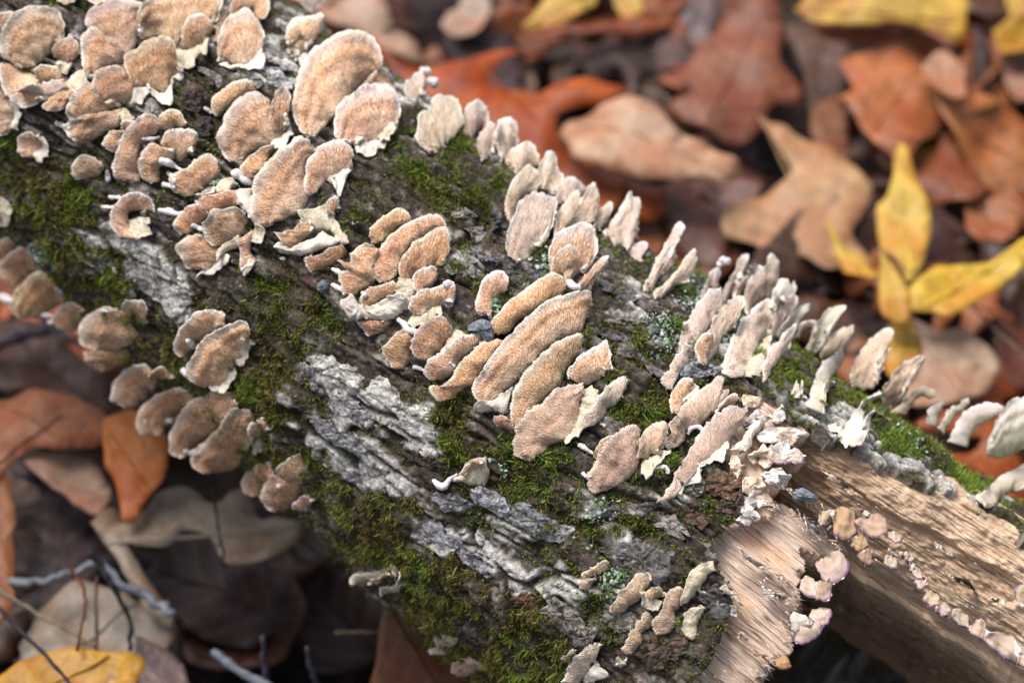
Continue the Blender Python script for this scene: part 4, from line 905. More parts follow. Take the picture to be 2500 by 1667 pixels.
# --- upper middle
b('tan bracket half hidden behind the white budded pair on the crest','B','g',[(1430,900),(1440,780),(1500,700),(1550,685),(1590,760),(1600,850)],[(1440,930),(1500,950),(1550,920)])
b('small blurred cap with two round white buds beyond the crest','B','g',[(1060,690),(1020,620),(1050,560),(1120,490),(1150,500),(1175,580)],[(1090,700),(1130,680),(1170,630)],tips=[[(1140,495,34),(1195,490,34)],[(1190,560,30),(1240,575,50)]])
b('largest bracket of all, a tall tan disc near the upper middle','M','t',[(1240,940),(1190,905),(1150,820),(1135,720),(1160,590),(1195,470),(1270,350),(1340,310),(1430,235),(1530,215),(1640,240),(1720,310),(1750,380),(1745,460)],[(1290,945),(1340,880),(1420,810),(1500,720),(1600,600),(1680,530)],tint=LT,tilt=.35)
b('sliver of brown cap wedged between the largest disc and its neighbour','B','t',[(735,590),(800,510),(870,465),(905,500),(925,575)],[(740,610),(850,620),(930,600)])
b('rounded tan disc on a white foot, right of the largest bracket','B','t',[(640,985),(560,950),(540,880),(560,770),(610,690),(680,630),(760,585),(880,580),(950,620),(985,700),(990,800),(950,890)],[(700,970),(760,1000),(830,1000),(900,960),(930,920)],tint=LT,parts=[('!white_foot','w',[(705,980),(705,1040),(760,1060),(820,1055),(870,1010),(890,970)],[(690,940),(760,960),(820,950),(900,900)]),('cream_patch','c',[(860,960),(920,930),(960,870)],[(830,930),(880,880),(940,830)])])
b('pale double lobed disc standing alone near the crest','B','g',[(1210,1050),(1130,1000),(1105,920),(1120,830),(1200,750),(1205,690),(1240,650),(1330,648),(1390,680),(1420,760),(1430,830),(1390,910)],[(1225,1060),(1250,1050),(1290,1010),(1340,960)])
b('narrow pale leaf shaped bracket right of the double lobed disc','P','g',[(660,290),(635,230),(650,150),(690,90),(740,50),(765,100),(765,180),(750,240)],[(685,315),(710,310),(740,270)])
b('blurred pointed bracket behind the crest, first right of the narrow one','P','g',[(780,250),(765,140),(790,70),(850,10),(900,60),(920,130),(910,210)],[(810,310),(860,300),(900,250)])
b('blurred low broad bracket behind the crest','P','g',[(830,330),(880,260),(950,215),(1020,195),(1060,260),(1075,340)],[(870,390),(930,420),(1040,400)])
b('blurred wedge shaped bracket behind the crest with white flank','P','g',[(1060,400),(1090,330),(1120,285),(1180,290),(1195,370),(1220,450),(1190,510),(1150,550)],[(1080,480),(1110,520),(1140,545)])
b('blurred stubby dome just over the crest against the rust leaf','P','g',[(1180,560),(1200,490),(1270,440),(1350,455),(1400,520)],[(1200,610),(1260,640),(1330,620)])
b('tall serrated pinkish bracket, rear one of a crest pair','P','g',[(860,740),(840,650),(850,550),(890,460),(940,400),(990,355),(1040,390),(1090,450),(1075,500)],[(880,770),(900,700),(930,620),(1000,550)])
b('tall oval pinkish bracket, front one of a crest pair','P','g',[(920,1015),(860,970),(845,900),(860,800),(890,720),(940,610),(1000,555),(1080,535),(1130,570),(1185,575),(1185,660),(1150,780),(1100,870)],[(950,1015),(1000,990),(1030,950),(1060,910)])
b('blurred pale fin behind the two peaked bracket','P','g',[(1450,720),(1500,640),(1560,610),(1575,650),(1530,740)],[(1450,790),(1480,800),(1500,790)])
b('two peaked pinkish bracket behind the round one on the crest','P','g',[(1180,860),(1175,780),(1200,690),(1250,610),(1300,545),(1355,530),(1360,580),(1400,520),(1445,485),(1470,560),(1475,650),(1450,740)],[(1190,890),(1230,830),(1300,780),(1400,760)])
b('blurred pale bracket with pointed top and fringed right side behind crest','P','g',[(1520,840),(1560,760),(1630,660),(1690,550),(1720,590),(1755,580),(1770,640),(1740,740),(1740,800)],[(1560,880),(1620,930),(1680,950),(1740,900)],parts=[('side_fringe','g',[(1700,950),(1750,890),(1800,890),(1810,930),(1780,990),(1800,1010)],[(1690,970),(1730,1000),(1770,1020)])],tint=LT)
b('round orange tinted bracket carrying a small cap on the crest','P','t',[(1150,1080),(1145,980),(1170,880),(1230,810),(1310,770),(1390,745),(1440,790),(1465,870),(1460,960),(1430,1020),(1380,1070)],[(1180,1110),(1230,1100),(1260,1150),(1310,1120),(1360,1080)],tint=LT)
b('small cap leaning on the round orange tinted bracket','P','t',[(1160,1080),(1165,1000),(1200,950),(1260,910),(1310,915),(1330,960),(1310,1020)],[(1170,1130),(1230,1110),(1280,1060)])
b('slender finger like bracket pointing up right from a white foot','P','t',[(1330,1180),(1390,1120),(1450,1040),(1520,978),(1545,990),(1530,1040),(1480,1110),(1430,1190)],[(1290,1190),(1330,1220),(1400,1215)],tint=LT,tips=[[(1270,1150,26),(1300,1190,34),(1350,1200,26)]])
b('small bracket standing over a mint lichen spot','P','t',[(700,1390),(655,1360),(645,1280),(660,1210),(700,1140),(760,1085),(820,1085),(850,1140),(850,1200)],[(730,1380),(760,1320),(780,1270),(830,1240)],tips=[[(715,1380,12),(735,1410,14),(745,1440,10)]])
b('long glossy orange backed bracket above the big brown shelves','P','t',[(745,1500),(745,1440),(800,1370),(880,1290),(1000,1190),(1100,1130),(1160,1105),(1230,1120),(1260,1180)],[(790,1525),(850,1510),(920,1440),(1000,1380),(1120,1310),(1240,1230)],tint=OR,dome=.2)
# --- left, second band
b('lone small pale bracket on the dark moss near the left border','A','t',[(160,1080),(120,1030),(130,960),(180,920),(230,915)],[(230,1095),(280,1070),(300,1000),(260,940)],tint=LT,parts=[('white_side','w',[(235,1100),(290,1110),(320,1020),(265,925)],[(225,1060),(280,1000),(250,940)])])
b('small rough tan bracket with two cream lumps on its right','A','t',[(530,1240),(490,1180),(520,1110),(590,1075),(660,1090),(710,1130)],[(600,1245),(660,1220),(710,1170)],tips=[[(735,1180,20),(745,1225,22),(740,1245,14)]])
b('cream rosette crust cut by the left border on moss','A','c',[(-40,1340),(20,1380),(70,1430),(60,1500),(20,1560)],[(-80,1360),(-40,1450),(-60,1560)])
b('left side cap of the crowded rosette, frilled','A','t',[(800,1040),(740,1020),(710,970),(760,910),(830,895)],[(830,1020),(860,960),(870,910)])
b('tiny cream cap at the back of the crowded rosette','A','t',[(840,890),(840,850),(900,835),(945,850)],[(860,900),(930,880)])
b('top cap of the crowded rosette','A','t',[(1110,890),(1095,830),(1120,775),(1190,760),(1250,790),(1280,850)],[(1140,905),(1200,890),(1260,880)])
b('tall orange cap on the left of the crowded rosette','A','t',[(900,1250),(800,1220),(775,1150),(800,1060),(840,960),(900,870),(990,805),(1060,800),(1110,850)],[(960,1250),(960,1150),(960,1050),(1000,980),(1080,920)],tips=[[(985,955,15),(1040,955,16),(1100,945,12)]])
b('right hand cap of the crowded rosette with speckled front','A','t',[(1120,1000),(1130,920),(1200,890),(1290,890),(1350,920),(1355,970),(1320,1030)],[(1180,1060),(1220,1110),(1280,1090),(1310,1060)])
b('centre front cap of the crowded rosette','A','t',[(1060,1255),(990,1230),(965,1160),(975,1080),(1010,1010),(1060,985)],[(1110,1250),(1100,1180),(1150,1120),(1200,1110),(1180,1040)])
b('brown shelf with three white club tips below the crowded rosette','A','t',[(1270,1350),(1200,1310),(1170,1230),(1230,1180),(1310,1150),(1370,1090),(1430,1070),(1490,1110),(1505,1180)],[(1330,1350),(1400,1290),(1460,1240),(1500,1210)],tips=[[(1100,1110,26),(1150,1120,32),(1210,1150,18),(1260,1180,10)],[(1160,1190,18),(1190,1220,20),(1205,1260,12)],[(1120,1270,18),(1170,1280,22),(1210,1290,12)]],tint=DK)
b('crescent shaped brown bracket curling round a cream centre','A','t',[(830,1640),(770,1560),(760,1480),(800,1400),(860,1350),(940,1330),(1010,1355),(1050,1410),(1050,1460)],[(960,1640),(900,1570),(880,1500),(930,1450),(1000,1440)],parts=[('!cream_crust','c',[(940,1660),(1030,1610),(1030,1540),(1000,1500)],[(850,1600),(880,1520),(930,1480)])],tips=[[(750,1355,14),(800,1360,16),(840,1370,12)],[(700,1425,13),(760,1430,14),(800,1425,10)]])
# middle cluster
b('back left fan of the middle group, with a small white bud at its left','M','t',[(600,800),(582,740),(600,670),(660,610),(740,570),(820,558),(870,590),(885,630)],[(640,800),(700,740),(780,680),(860,640)],tips=[[(530,745,14),(560,765,16),(580,780,8)]])
b('broad white flecked fan in the middle group','M','t',[(780,1120),(690,1100),(645,1040),(615,930),(650,860),(700,760),(760,690),(830,640),(900,635),(960,680),(985,740),(990,800)],[(800,1110),(880,1040),(980,1010),(1060,950),(1080,870),(1010,830)],tilt=.35,parts=[('!cream_crust','w',[(985,1000),(1050,1030),(1120,970),(1140,920)],[(980,960),(1050,930),(1100,860)])])
b('upright orange finger bracket on the right of the broad flecked fan','M','t',[(985,850),(985,760),(1000,680),(1040,625),(1080,615),(1115,660),(1115,710),(1090,780),(1095,860)],[(1010,900),(1060,900),(1095,880)],tint=OR)
b('orange cap squeezed under the broad flecked fan','M','t',[(840,1230),(790,1170),(790,1120),(860,1060),(940,1020),(1010,1010)],[(880,1220),(950,1140),(1010,1050)],tint=OR)
b('big striped shelf with frilly white left edge and white club tip','N','t',[(960,780),(880,760),(850,680),(850,560),(880,440),(950,340),(1040,250),(1120,210),(1170,170),(1250,175),(1300,250)],[(1010,760),(1090,720),(1180,680),(1240,610),(1240,480),(1240,350),(1290,290)],tilt=.38,parts=[('!white_frill','w',[(850,760),(790,660),(750,610),(760,560),(850,520)],[(900,740),(880,640),(870,560)])],tips=[[(720,410,28),(760,420,46),(810,450,42),(855,480,25)]])
b('small fan on the right shoulder of the big striped shelf, white beneath','N','t',[(1260,560),(1225,520),(1225,400),(1250,310),(1320,240),(1400,190),(1470,180),(1530,220),(1550,280),(1540,350)],[(1300,540),(1360,470),(1420,430),(1480,390),(1530,400)],parts=[('!white_underside','w',[(1410,460),(1430,510),(1470,525),(1520,460),(1535,380)],[(1390,430),(1450,400),(1510,340)])])
b('cream stalked horn shaped bracket above the white sickle','N','t',[(1110,915),(1070,880),(1020,815),(1070,820),(1130,800),(1180,770),(1210,720)],[(1150,910),(1200,880),(1270,820),(1320,780)],parts=[('!cream_crust','c',[(1180,740),(1200,690),(1290,640),(1380,640),(1440,740),(1490,890)],[(1260,780),(1330,820),(1400,830),(1460,890)])])
b('tiny brown cap on the cream stalk mass','N','t',[(1370,670),(1362,620),(1400,580),(1440,578),(1445,630)],[(1390,690),(1420,690),(1440,660)])
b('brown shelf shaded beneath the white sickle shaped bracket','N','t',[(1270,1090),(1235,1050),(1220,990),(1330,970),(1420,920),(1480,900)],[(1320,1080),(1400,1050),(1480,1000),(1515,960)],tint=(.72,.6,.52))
b('white sickle shaped bracket showing its underside','N','w',[(1010,930),(1060,920),(1150,915),(1230,880),(1300,840),(1350,810)],[(1040,970),(1140,985),(1260,970),(1380,920),(1470,870)],tips=[[(1050,1000,15),(1080,1000,17)]],thick=.0016)
# left lower trio
b('red brown bracket under a curled cream edge','N','t',[(560,690),(510,640),(500,590),(580,560),(650,540),(740,530)],[(620,680),(700,660),(760,620)],tint=(.9,.74,.62),parts=[('curled_edge','c',[(450,570),(520,565),(600,510),(670,455),(720,450),(745,490)],[(530,575),(600,550),(680,535),(745,505)])],tips=[[(470,600,12),(490,630,14),(505,660,8)]])
b('dark bracket with a long white club reaching left','N','t',[(370,830),(330,800),(325,740),(350,710),(400,660),(470,630),(520,660)],[(430,825),(490,780),(530,720),(550,680)],tint=(.92,.78,.68),tips=[[(215,665,22),(270,670,28),(340,690,22),(400,685,16)]])
b('lowest fan of the left knot with white lower edge','N','t',[(490,1075),(410,1055),(360,990),(335,930),(370,870),(430,840),(500,835),(550,860)],[(580,1070),(650,1010),(690,980),(640,920),(590,890)],parts=[('!white_edge','w',[(480,1082),(560,1075),(650,1040),(695,985)],[(500,1040),(580,1020),(680,960)])])
b('plump cap in the heart of the left knot, white tip on its left','N','t',[(600,910),(550,870),(525,800),(530,740),(580,680),(660,660),(750,655),(800,680)],[(680,905),(740,850),(800,800),(820,730)],tips=[[(440,770,20),(480,780,22),(525,800,13)]],parts=[('!grey_crust','c',[(830,890),(900,880),(940,800),(930,770)],[(800,830),(860,790),(870,760)])])
b('forked brown bracket with pale arm and drooping leg','N','t',[(750,860),(760,900),(775,950),(780,1040),(790,1090),(810,1120)],[(850,830),(860,880),(850,950),(880,1010),(870,1040),(830,1110)],parts=[('arm','c',[(590,975),(620,940),(700,880),(760,850)],[(610,975),(700,950),(770,920)]),('white_foot','w',[(775,1060),(800,1118),(830,1110)],[(850,1010),(885,1015),(870,1060)])])
# --- centre cluster
b('rearmost orange cap of the centre stack','F','t',[(790,110),(785,40),(810,-20),(900,-80),(980,-130),(1040,-110),(1070,-40)],[(840,115),(920,60),(1000,0),(1060,-30)],tint=OR)
b('long zoned shelf at the top of the centre stack','F','t',[(860,380),(805,320),(810,230),(850,150),(910,70),(1000,0),(1110,-60),(1200,-90),(1280,-60),(1300,0)],[(930,350),(990,300),(1010,200),(1100,110),(1200,30),(1280,10)],tilt=.35,tint=OR)
b('left orange cap of the centre stack with shaggy white fringe','F','t',[(620,460),(590,400),(580,320),(620,290),(570,235),(640,240),(650,180),(720,120),(790,112),(845,150)],[(690,455),(760,420),(820,370),(810,280),(840,180)],tips=[[(520,285,12),(560,300,18),(600,320,10)],[(520,390,16),(550,410,24),(600,435,18)]],tint=OR,rag=2.0)
b('zoned shelf with white fleck, right of the long one in the centre stack','F','t',[(1010,360),(990,310),(1000,230),(1050,150),(1120,90),(1200,30),(1260,0),(1310,0),(1340,70),(1330,150),(1300,220)],[(1060,360),(1140,310),(1220,270),(1280,260)],tint=OR,tilt=.35,parts=[('!cream_stalk','c',[(960,460),(975,380),(1000,340)],[(1060,520),(1100,440),(1090,350)])])
b('low brown cap with pale knob above the white tongue','F','t',[(730,530),(725,480),(770,430),(860,400),(950,370)],[(780,550),(870,500),(960,460),(970,400)],tips=[[(735,450,18),(755,470,20)]],tint=OR)
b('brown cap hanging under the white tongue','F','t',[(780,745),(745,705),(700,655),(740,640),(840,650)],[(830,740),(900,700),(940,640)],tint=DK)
b('white tongue shaped bracket seen from below in the centre stack','F','w',[(670,600),(640,580),(595,530),(640,470),(690,490),(740,550),(830,530),(920,490),(1000,470)],[(680,620),(780,640),(890,650),(980,610),(1050,560),(1050,500)],thick=.0018,rag=2)
b('small oval cap at the right foot of the centre stack','F','t',[(1095,430),(1088,370),(1120,310),(1190,270),(1240,275),(1252,320)],[(1130,440),(1190,410),(1240,370)],tint=LT)
b('bristly bracket with cream bud on its upper right corner','F','t',[(1090,600),(1060,540),(1100,470),(1180,430),(1270,400),(1340,370),(1370,430),(1365,500)],[(1150,590),(1220,550),(1280,540),(1340,520)],tips=[[(1310,395,30),(1335,378,26)],[(1335,505,32),(1330,535,24)]],parts=[('!cream_crust','c',[(1050,630),(1110,670),(1180,620),(1280,580)],[(1080,570),(1160,560),(1260,520)])])
# --- big shelves
b('flat brown bracket with pointed left corner below the centre stack','R','t',[(160,560),(145,520),(100,450),(150,370),(220,305),(270,320)],[(240,560),(290,500),(305,420),(300,350)],tint=DK)
b('bristly cap with a twisted lilac stalk on its upper left','R','t',[(360,505),(310,460),(305,390),(320,320),(370,270),(440,220),(510,212),(560,250),(575,290)],[(420,505),(480,450),(530,390),(560,340)],tips=[[(200,225,20),(240,250,28),(270,290,34),(320,310,26),(350,300,12)]],parts=[('!cream_crust','c',[(480,470),(600,420),(680,320)],[(500,420),(560,330),(600,280)])],tint=DK)
b('ragged bracket with white claws left of the big brown shelves','R','t',[(430,640),(395,600),(390,560),(440,490),(520,440),(620,370),(700,320),(780,320),(800,370)],[(520,640),(590,600),(650,520),(740,430),(790,390)],tips=[[(310,555,18),(350,560,15),(395,580,10)]],rag=1.6)
b('orange backed bracket left against the biggest brown shelf','R','t',[(500,790),(450,750),(430,690),(490,690),(560,640),(600,580),(650,510),(740,420),(820,375),(890,365),(925,380)],[(600,760),(650,710),(740,660),(800,560),(860,470),(900,410)],tint=OR,tips=[[(560,520,18),(590,550,14)],[(432,690,10),(460,712,8)]])
b('biggest brown shelf, long and slanting, at the picture centre','R','t',[(770,790),(725,730),(730,670),(800,570),(870,460),(960,350),(1060,250),(1150,170),(1260,90),(1370,50),(1480,30),(1530,45),(1530,110)],[(860,780),(960,700),(1040,620),(1160,500),(1260,410),(1360,340),(1450,310),(1500,200)],tilt=.35)
b('white lobed tongue under the biggest brown shelf','R','w',[(740,850),(735,810),(790,785),(860,790),(930,740),(990,700)],[(770,870),(860,870),(940,880),(980,810)])
b('second long brown shelf, just below the biggest','R','t',[(1010,990),(975,960),(985,850),(1000,720),(1060,620),(1140,520),(1230,430),(1340,360),(1440,330),(1470,345),(1460,420)],[(1060,960),(1130,860),(1200,790),(1300,700),(1380,560),(1440,470)],tilt=.35)
b('dark curled nub at the lower end of the second brown shelf','R','t',[(880,960),(865,910),(900,890),(950,900)],[(930,985),(980,985),(990,930)],tint=(.8,.72,.7))
b('wedge shaped pale brown bracket right of the second brown shelf','R','t',[(1385,630),(1375,580),(1420,530),(1490,460),(1560,420),(1630,380),(1650,400),(1670,510),(1660,570)],[(1440,660),(1520,665),(1590,630),(1640,590)],tint=LT)
b('third brown shelf with dark upper edge and cream right end','R','g',[(1110,1205),(1040,1170),(1000,1110),(1000,1040),(1050,930),(1100,870),(1200,790),(1310,710),(1400,680),(1470,680),(1480,720)],[(1160,1170),(1250,1100),(1350,1060),(1430,1020),(1450,850),(1470,760)],tilt=.35,tint=(.88,.80,.75),parts=[('!cream_crust','c',[(1350,1050),(1440,1040),(1500,960),(1550,850),(1570,750),(1555,670)],[(1380,980),(1420,880),(1450,760),(1480,690)])])
b('slim oblong bracket right of the third brown shelf','G','g',[(515,1370),(505,1310),(560,1220),(640,1120),(720,1050),(770,1025),(795,1050),(790,1110)],[(560,1360),(620,1300),(690,1220),(750,1160)],tips=[[(610,1345,16),(640,1365,14)]])
b('lone fan with a trumpet shaped stalk on the lower moss','R','c',[(580,1340),(640,1270),(690,1210),(750,1188),(810,1195)],[(620,1350),(720,1370),(790,1380),(825,1330),(828,1240)],tips=[[(445,1330,18),(490,1370,30),(530,1370,28),(560,1320,16),(610,1290,14)]],parts=[('tan_ridge','t',[(640,1300),(680,1220),(750,1188)],[(660,1310),(710,1270),(780,1220)])])
# --- lower right group
b('thin brown fringe behind the furry pink brown shelf','R','t',[(1550,1180),(1560,1120),(1620,1050),(1720,1020)],[(1570,1190),(1640,1130),(1740,1050)],tips=[[(1445,1085,20),(1490,1110,22),(1545,1150,12)]])
b('furry pink brown shelf with bitten left edge','S','g',[(-150,1005),(-190,950),(-170,880),(-130,800),(-90,700),(-20,620),(60,560),(140,540),(170,570),(165,600)],[(-60,975),(50,930),(140,850),(170,760),(180,690)],tint=(.90,.80,.74),tips=[[(-220,860,13),(-190,885,13),(-160,880,10)]],rag=1.8,parts=[('!cream_crust','c',[(180,840),(230,900),(265,860),(300,790),(355,700)],[(170,780),(230,740),(290,700)])])
b('rounded right lobe beside the furry pink brown shelf, curled tail below','S','g',[(170,640),(200,590),(250,530),(310,505),(355,520),(360,600),(335,680)],[(170,760),(220,750),(280,720),(330,690)],tint=(.92,.82,.74),tips=[[(260,840,18),(310,820,22),(355,825,24),(372,860,20)]])
b('small orange topped bracket with white underside left of the broken edge','S','t',[(400,440),(385,380),(410,300),(460,230),(510,208),(540,240)],[(450,470),(480,380),(510,310)],tint=LT,parts=[('!white_underside','w',[(470,410),(540,330),(575,275),(540,255)],[(440,380),(490,300),(520,260)])])
b('lance shaped pink brown bracket with two points above the broken wood','S','g',[(390,700),(365,650),(390,590),(385,520),(440,450),(500,370),(590,290),(680,220),(750,205),(740,290),(790,285),(770,340)],[(470,660),(520,560),(600,520),(660,460),(730,390)],tint=(.95,.87,.82),tips=[[(510,590,18),(530,550,20),(580,540,20),(610,570,16)]])
b('short orange sliver between the two long brackets by broken wood','S','t',[(700,450),(740,380),(800,325),(850,325),(840,370)],[(730,460),(790,410),(830,390)],tint=LT)
b('white ribbed curl lying on the broken wood','S','w',[(780,700),(870,650),(920,560),(990,490),(1060,460),(1095,480),(1060,500)],[(850,720),(930,690),(970,600),(1030,540)],thick=.0014)
b('longest blade, grey brown, draped across the edge of the broken wood','S','g',[(300,1055),(340,1010),(380,950),(430,890),(470,780),(530,670),(610,560),(700,460),(800,400),(900,420),(915,440)],[(380,1035),(450,970),(530,900),(620,800),(720,720),(780,640),(870,540)],tint=(.94,.88,.86),parts=[('!white_underside','w',[(440,985),(540,900),(600,810),(700,760),(745,780),(780,660)],[(420,960),(510,880),(600,770),(700,690),(760,600)])])
# --- crest, right half
b('pale slanting bracket pair on the crest, left one, split at its base','Q','g',[(205,590),(220,540),(290,390),(350,270),(420,140),(460,120),(480,180),(430,250),(420,360),(380,440)],[(230,600),(270,560),(330,480)],tint=LT)
b('pale slanting bracket pair on the crest, right one with grey flank','Q','g',[(260,600),(340,540),(430,450),(520,320),(560,330),(560,420),(520,520)],[(280,640),(340,630),(410,560)],tint=LT)
b('thin brown stem crowned by a white heart shaped knob','Q','g',[(595,640),(620,560),(660,460),(710,430),(725,480),(700,560)],[(610,645),(650,620),(690,590)],tips=[[(715,420,18),(740,385,34),(755,375,34)],[(740,395,26),(785,390,32)]])
b('slim upright blade right of the heart topped stem','Q','g',[(720,720),(740,620),(800,500),(870,370),(910,348),(925,370),(880,470)],[(730,750),(770,690),(820,600)],tint=LT)
b('grey stem with a round white knob behind the tall blades','Q','g',[(840,600),(850,540),(930,490)],[(850,640),(890,590),(935,510)],tips=[[(935,470,26),(955,435,42),(962,420,38)]],tint=(.85,.82,.85))
b('blurred tall pale bracket with two ragged peaks on the crest','Q','g',[(905,760),(900,640),(920,530),(980,440),(1040,430),(1060,350),(1090,340),(1135,420),(1130,520)],[(940,760),(1000,700),(1080,640)],tint=LT)
b('blurred pale fan behind the blade with white ruffle','Q','g',[(1060,900),(1090,780),(1130,690),(1200,590),(1230,535),(1255,560),(1240,620),(1260,660),(1200,760)],[(1045,930),(1090,920),(1150,860)],tint=LT)
b('narrow ivory bracket with drooping white end behind the curled one','Q','e',[(1160,830),(1230,740),(1310,690),(1345,700),(1300,760),(1220,830)],[(1100,900),(1140,910),(1170,870)])
b('tall upright brown bracket, leftmost of three in the front crest row','Q','g',[(440,1060),(430,1000),(450,900),(500,790),(560,690),(620,620),(690,578),(730,600),(730,680),(680,800)],[(500,1075),(560,1040),(600,950),(650,860)],tint=LT)
b('small tongue at the foot of the leftmost tall crest bracket','Q','g',[(350,1270),(340,1210),(370,1130),(430,1040),(480,980),(520,980)],[(400,1270),(440,1180),(500,1090),(520,1030)],tint=LT)
b('twisted two faced bracket, middle of three in the front crest row','Q','g',[(600,1100),(565,1060),(570,990),(620,920),(670,830),(730,740),(800,660),(880,645),(890,680),(840,800)],[(640,1100),(680,1040),(720,980),(780,880)],tips=[[(825,605,11),(830,640,14),(828,670,12)]],parts=[('orange_lobe','t',[(600,1100),(565,1060),(570,990),(620,920),(680,895)],[(640,1100),(640,1030),(680,950)])])
b('large upright bracket topped by a white ruffle, in the front crest row','Q','g',[(790,1190),(755,1160),(750,1080),(790,980),(840,870),(900,770),(980,700),(1050,665),(1100,690),(1090,770)],[(880,1180),(930,1100),(990,1000),(1040,880)],tint=LT,parts=[('!pale_underside','c',[(930,1190),(1000,1170),(1060,1010),(1060,900)],[(860,1170),(940,1050),(1010,920)]),('white_ruffle','w',[(1080,690),(1110,560),(1150,520),(1210,560),(1225,600),(1180,630)],[(1085,700),(1125,690),(1155,665)])])
b('slender orange edged bracket with curled white tip on the crest','Q','g',[(1030,1215),(1020,1130),(1060,1030),(1130,930),(1200,850),(1250,815),(1250,870),(1210,960)],[(1050,1200),(1100,1110),(1150,1050)],tint=LT,parts=[('curled_tip','w',[(1260,880),(1270,830),(1340,800),(1390,815),(1400,850)],[(1240,940),(1300,870),(1370,840)])])
b('ivory bracket folded over with a white knobbed end, on the mossy crest','Q','e',[(1320,1000),(1370,870),(1430,760),(1500,705),(1570,705),(1575,740),(1510,790),(1460,880)],[(1340,1020),(1390,1040),(1410,960)])
b('blurred golden edged ivory blade on the mossy crest','Q','e',[(1410,1040),(1460,950),(1540,870),(1640,825),(1640,870),(1600,960)],[(1420,1070),(1480,1060),(1560,1020)],tint=(1,.93,.8))
b('green footed ivory bracket with a side lobe on the crest strip','Q','e',[(1320,1390),(1345,1310),(1390,1180),(1440,1095),(1500,1040),(1580,995)],[(1420,1425),(1442,1340),(1452,1250),(1500,1190),(1560,1110),(1592,1020)],parts=[('side_lobe','e',[(1415,1340),(1440,1260),(1475,1212),(1525,1225)],[(1445,1350),(1465,1300),(1490,1265),(1522,1245)])])
b('pair of tiny ivory teeth in the moss of the crest strip','Q','e',[(1225,1290),(1245,1230),(1262,1212),(1272,1260)],[(1235,1320),(1275,1325)],parts=[('second_tooth','e',[(1280,1290),(1290,1220),(1305,1230),(1300,1290)],[(1275,1330),(1295,1330)])])
b('serrated brown and gold bracket standing in front of a yellow leaf','H','g',[(575,1080),(590,960),(640,860),(710,760),(800,700),(855,720),(850,770),(800,840),(840,850),(790,910),(800,960),(760,1020)],[(590,1100),(660,1110),(720,1080)],tint=(1,.95,.85),rag=1.6)
b('serrated gold backed bracket right of the one before the yellow leaf','H','g',[(795,1210),(800,1120),(850,1030),(930,930),(1010,890),(1075,890),(1075,915),(1020,940),(1020,990),(980,1020),(940,1120)],[(810,1225),(860,1230),(910,1180)],tint=(1,.95,.85))
b('low arched ivory bracket with toothed white end on the crest strip','H','e',[(855,1275),(890,1235),(940,1175),(1000,1130),(1060,1108),(1130,1118),(1152,1160)],[(950,1285),(965,1250),(990,1205),(1030,1175),(1070,1162),(1110,1178)],tint=(.95,.88,.82))
b('white forked antler shaped bracket on the strip of bark','H','w',[(520,1440),(535,1360),(600,1265),(680,1185),(785,1145)],[(632,1450),(648,1360),(662,1290),(710,1215),(787,1160)],parts=[('prong','w',[(630,1430),(656,1350),(690,1300),(758,1263)],[(684,1425),(702,1370),(722,1325),(758,1277)]),('white_crust','w',[(430,1350),(500,1440),(570,1505),(660,1460),(690,1390)],[(480,1340),(560,1400),(640,1380)])],rag=.8)
b('short ivory horn, left one of two close together on the strip','H','e',[(1080,1340),(1105,1285),(1150,1235),(1205,1200)],[(1160,1380),(1165,1330),(1185,1280),(1215,1220)])
b('taller ivory horn, right one of two close together on the strip','H','e',[(1165,1375),(1195,1320),(1250,1255),(1320,1200),(1385,1178)],[(1215,1430),(1225,1385),(1270,1325),(1335,1260),(1388,1210)])
b('big ivory arch bending right at the end of the bark strip','H','e',[(1255,1475),(1290,1370),(1360,1270),(1440,1232),(1540,1220),(1622,1252)],[(1372,1505),(1398,1425),(1440,1370),(1500,1342),(1560,1310),(1602,1296)])
b('large ivory bracket with green foot at the right border','H','e',[(1500,1540),(1540,1420),(1590,1300),(1660,1220),(1760,1160),(1850,1180),(1850,1350)],[(1520,1570),(1640,1580),(1760,1520)])
b('ivory stalk leaning right below the large green footed bracket','L','e',[(1430,300),(1500,250),(1600,160),(1700,100),(1763,60),(1850,40),(1850,130)],[(1500,330),(1560,340),(1640,270),(1763,190)])
# --- left lower flank
b('orange cap at the far left, behind the row on the lower flank','E','t',[(-60,200),(-40,120),(20,70),(60,80),(110,130)],[(-40,240),(30,210),(80,160)],tint=OR)
b('brown dome, uppermost in the row down the left flank','E','t',[(40,390),(0,330),(10,260),(70,190),(140,145),(190,150),(250,220)],[(110,395),(200,350),(270,290)],tint=DK)
b('large brown dome with cream bud at its left, left flank row','E','t',[(130,630),(80,580),(80,500),(130,420),(210,340),(290,310),(360,350),(390,410)],[(220,625),(320,590),(420,530),(450,490)],tint=DK,tips=[[(5,475,35),(50,495,40),(85,510,18)],[(415,430,16),(440,480,14)]])
b('small brown dome with two pale buds, left flank row','E','t',[(420,710),(370,660),(370,610),(420,550),(480,515),(540,540),(580,580)],[(490,720),(550,680),(590,630)],tint=DK,tips=[[(290,600,16),(330,605,20),(365,610,10)],[(330,650,15),(360,655,16)]])
b('brown underhanging lobe below the wavy haired bracket','E','t',[(690,985),(620,940),(580,900),(570,850)],[(780,970),(870,920),(930,900),(870,850)],tint=(.92,.80,.68))
b('wavy haired barrel shaped bracket on the left flank','E','t',[(640,845),(570,810),(548,740),(560,650),(620,590),(700,560),(800,555),(850,580)],[(760,850),(870,830),(960,750),(910,680),(890,620)],tips=[[(650,560,22),(700,570,20),(740,575,14)]],dome=.22)
b('knob like cap with white rim on the shoulder of the barrel bracket','E','t',[(850,600),(840,550),(880,510),(940,505),(1000,540),(1008,600)],[(880,640),(940,650),(1000,660)])
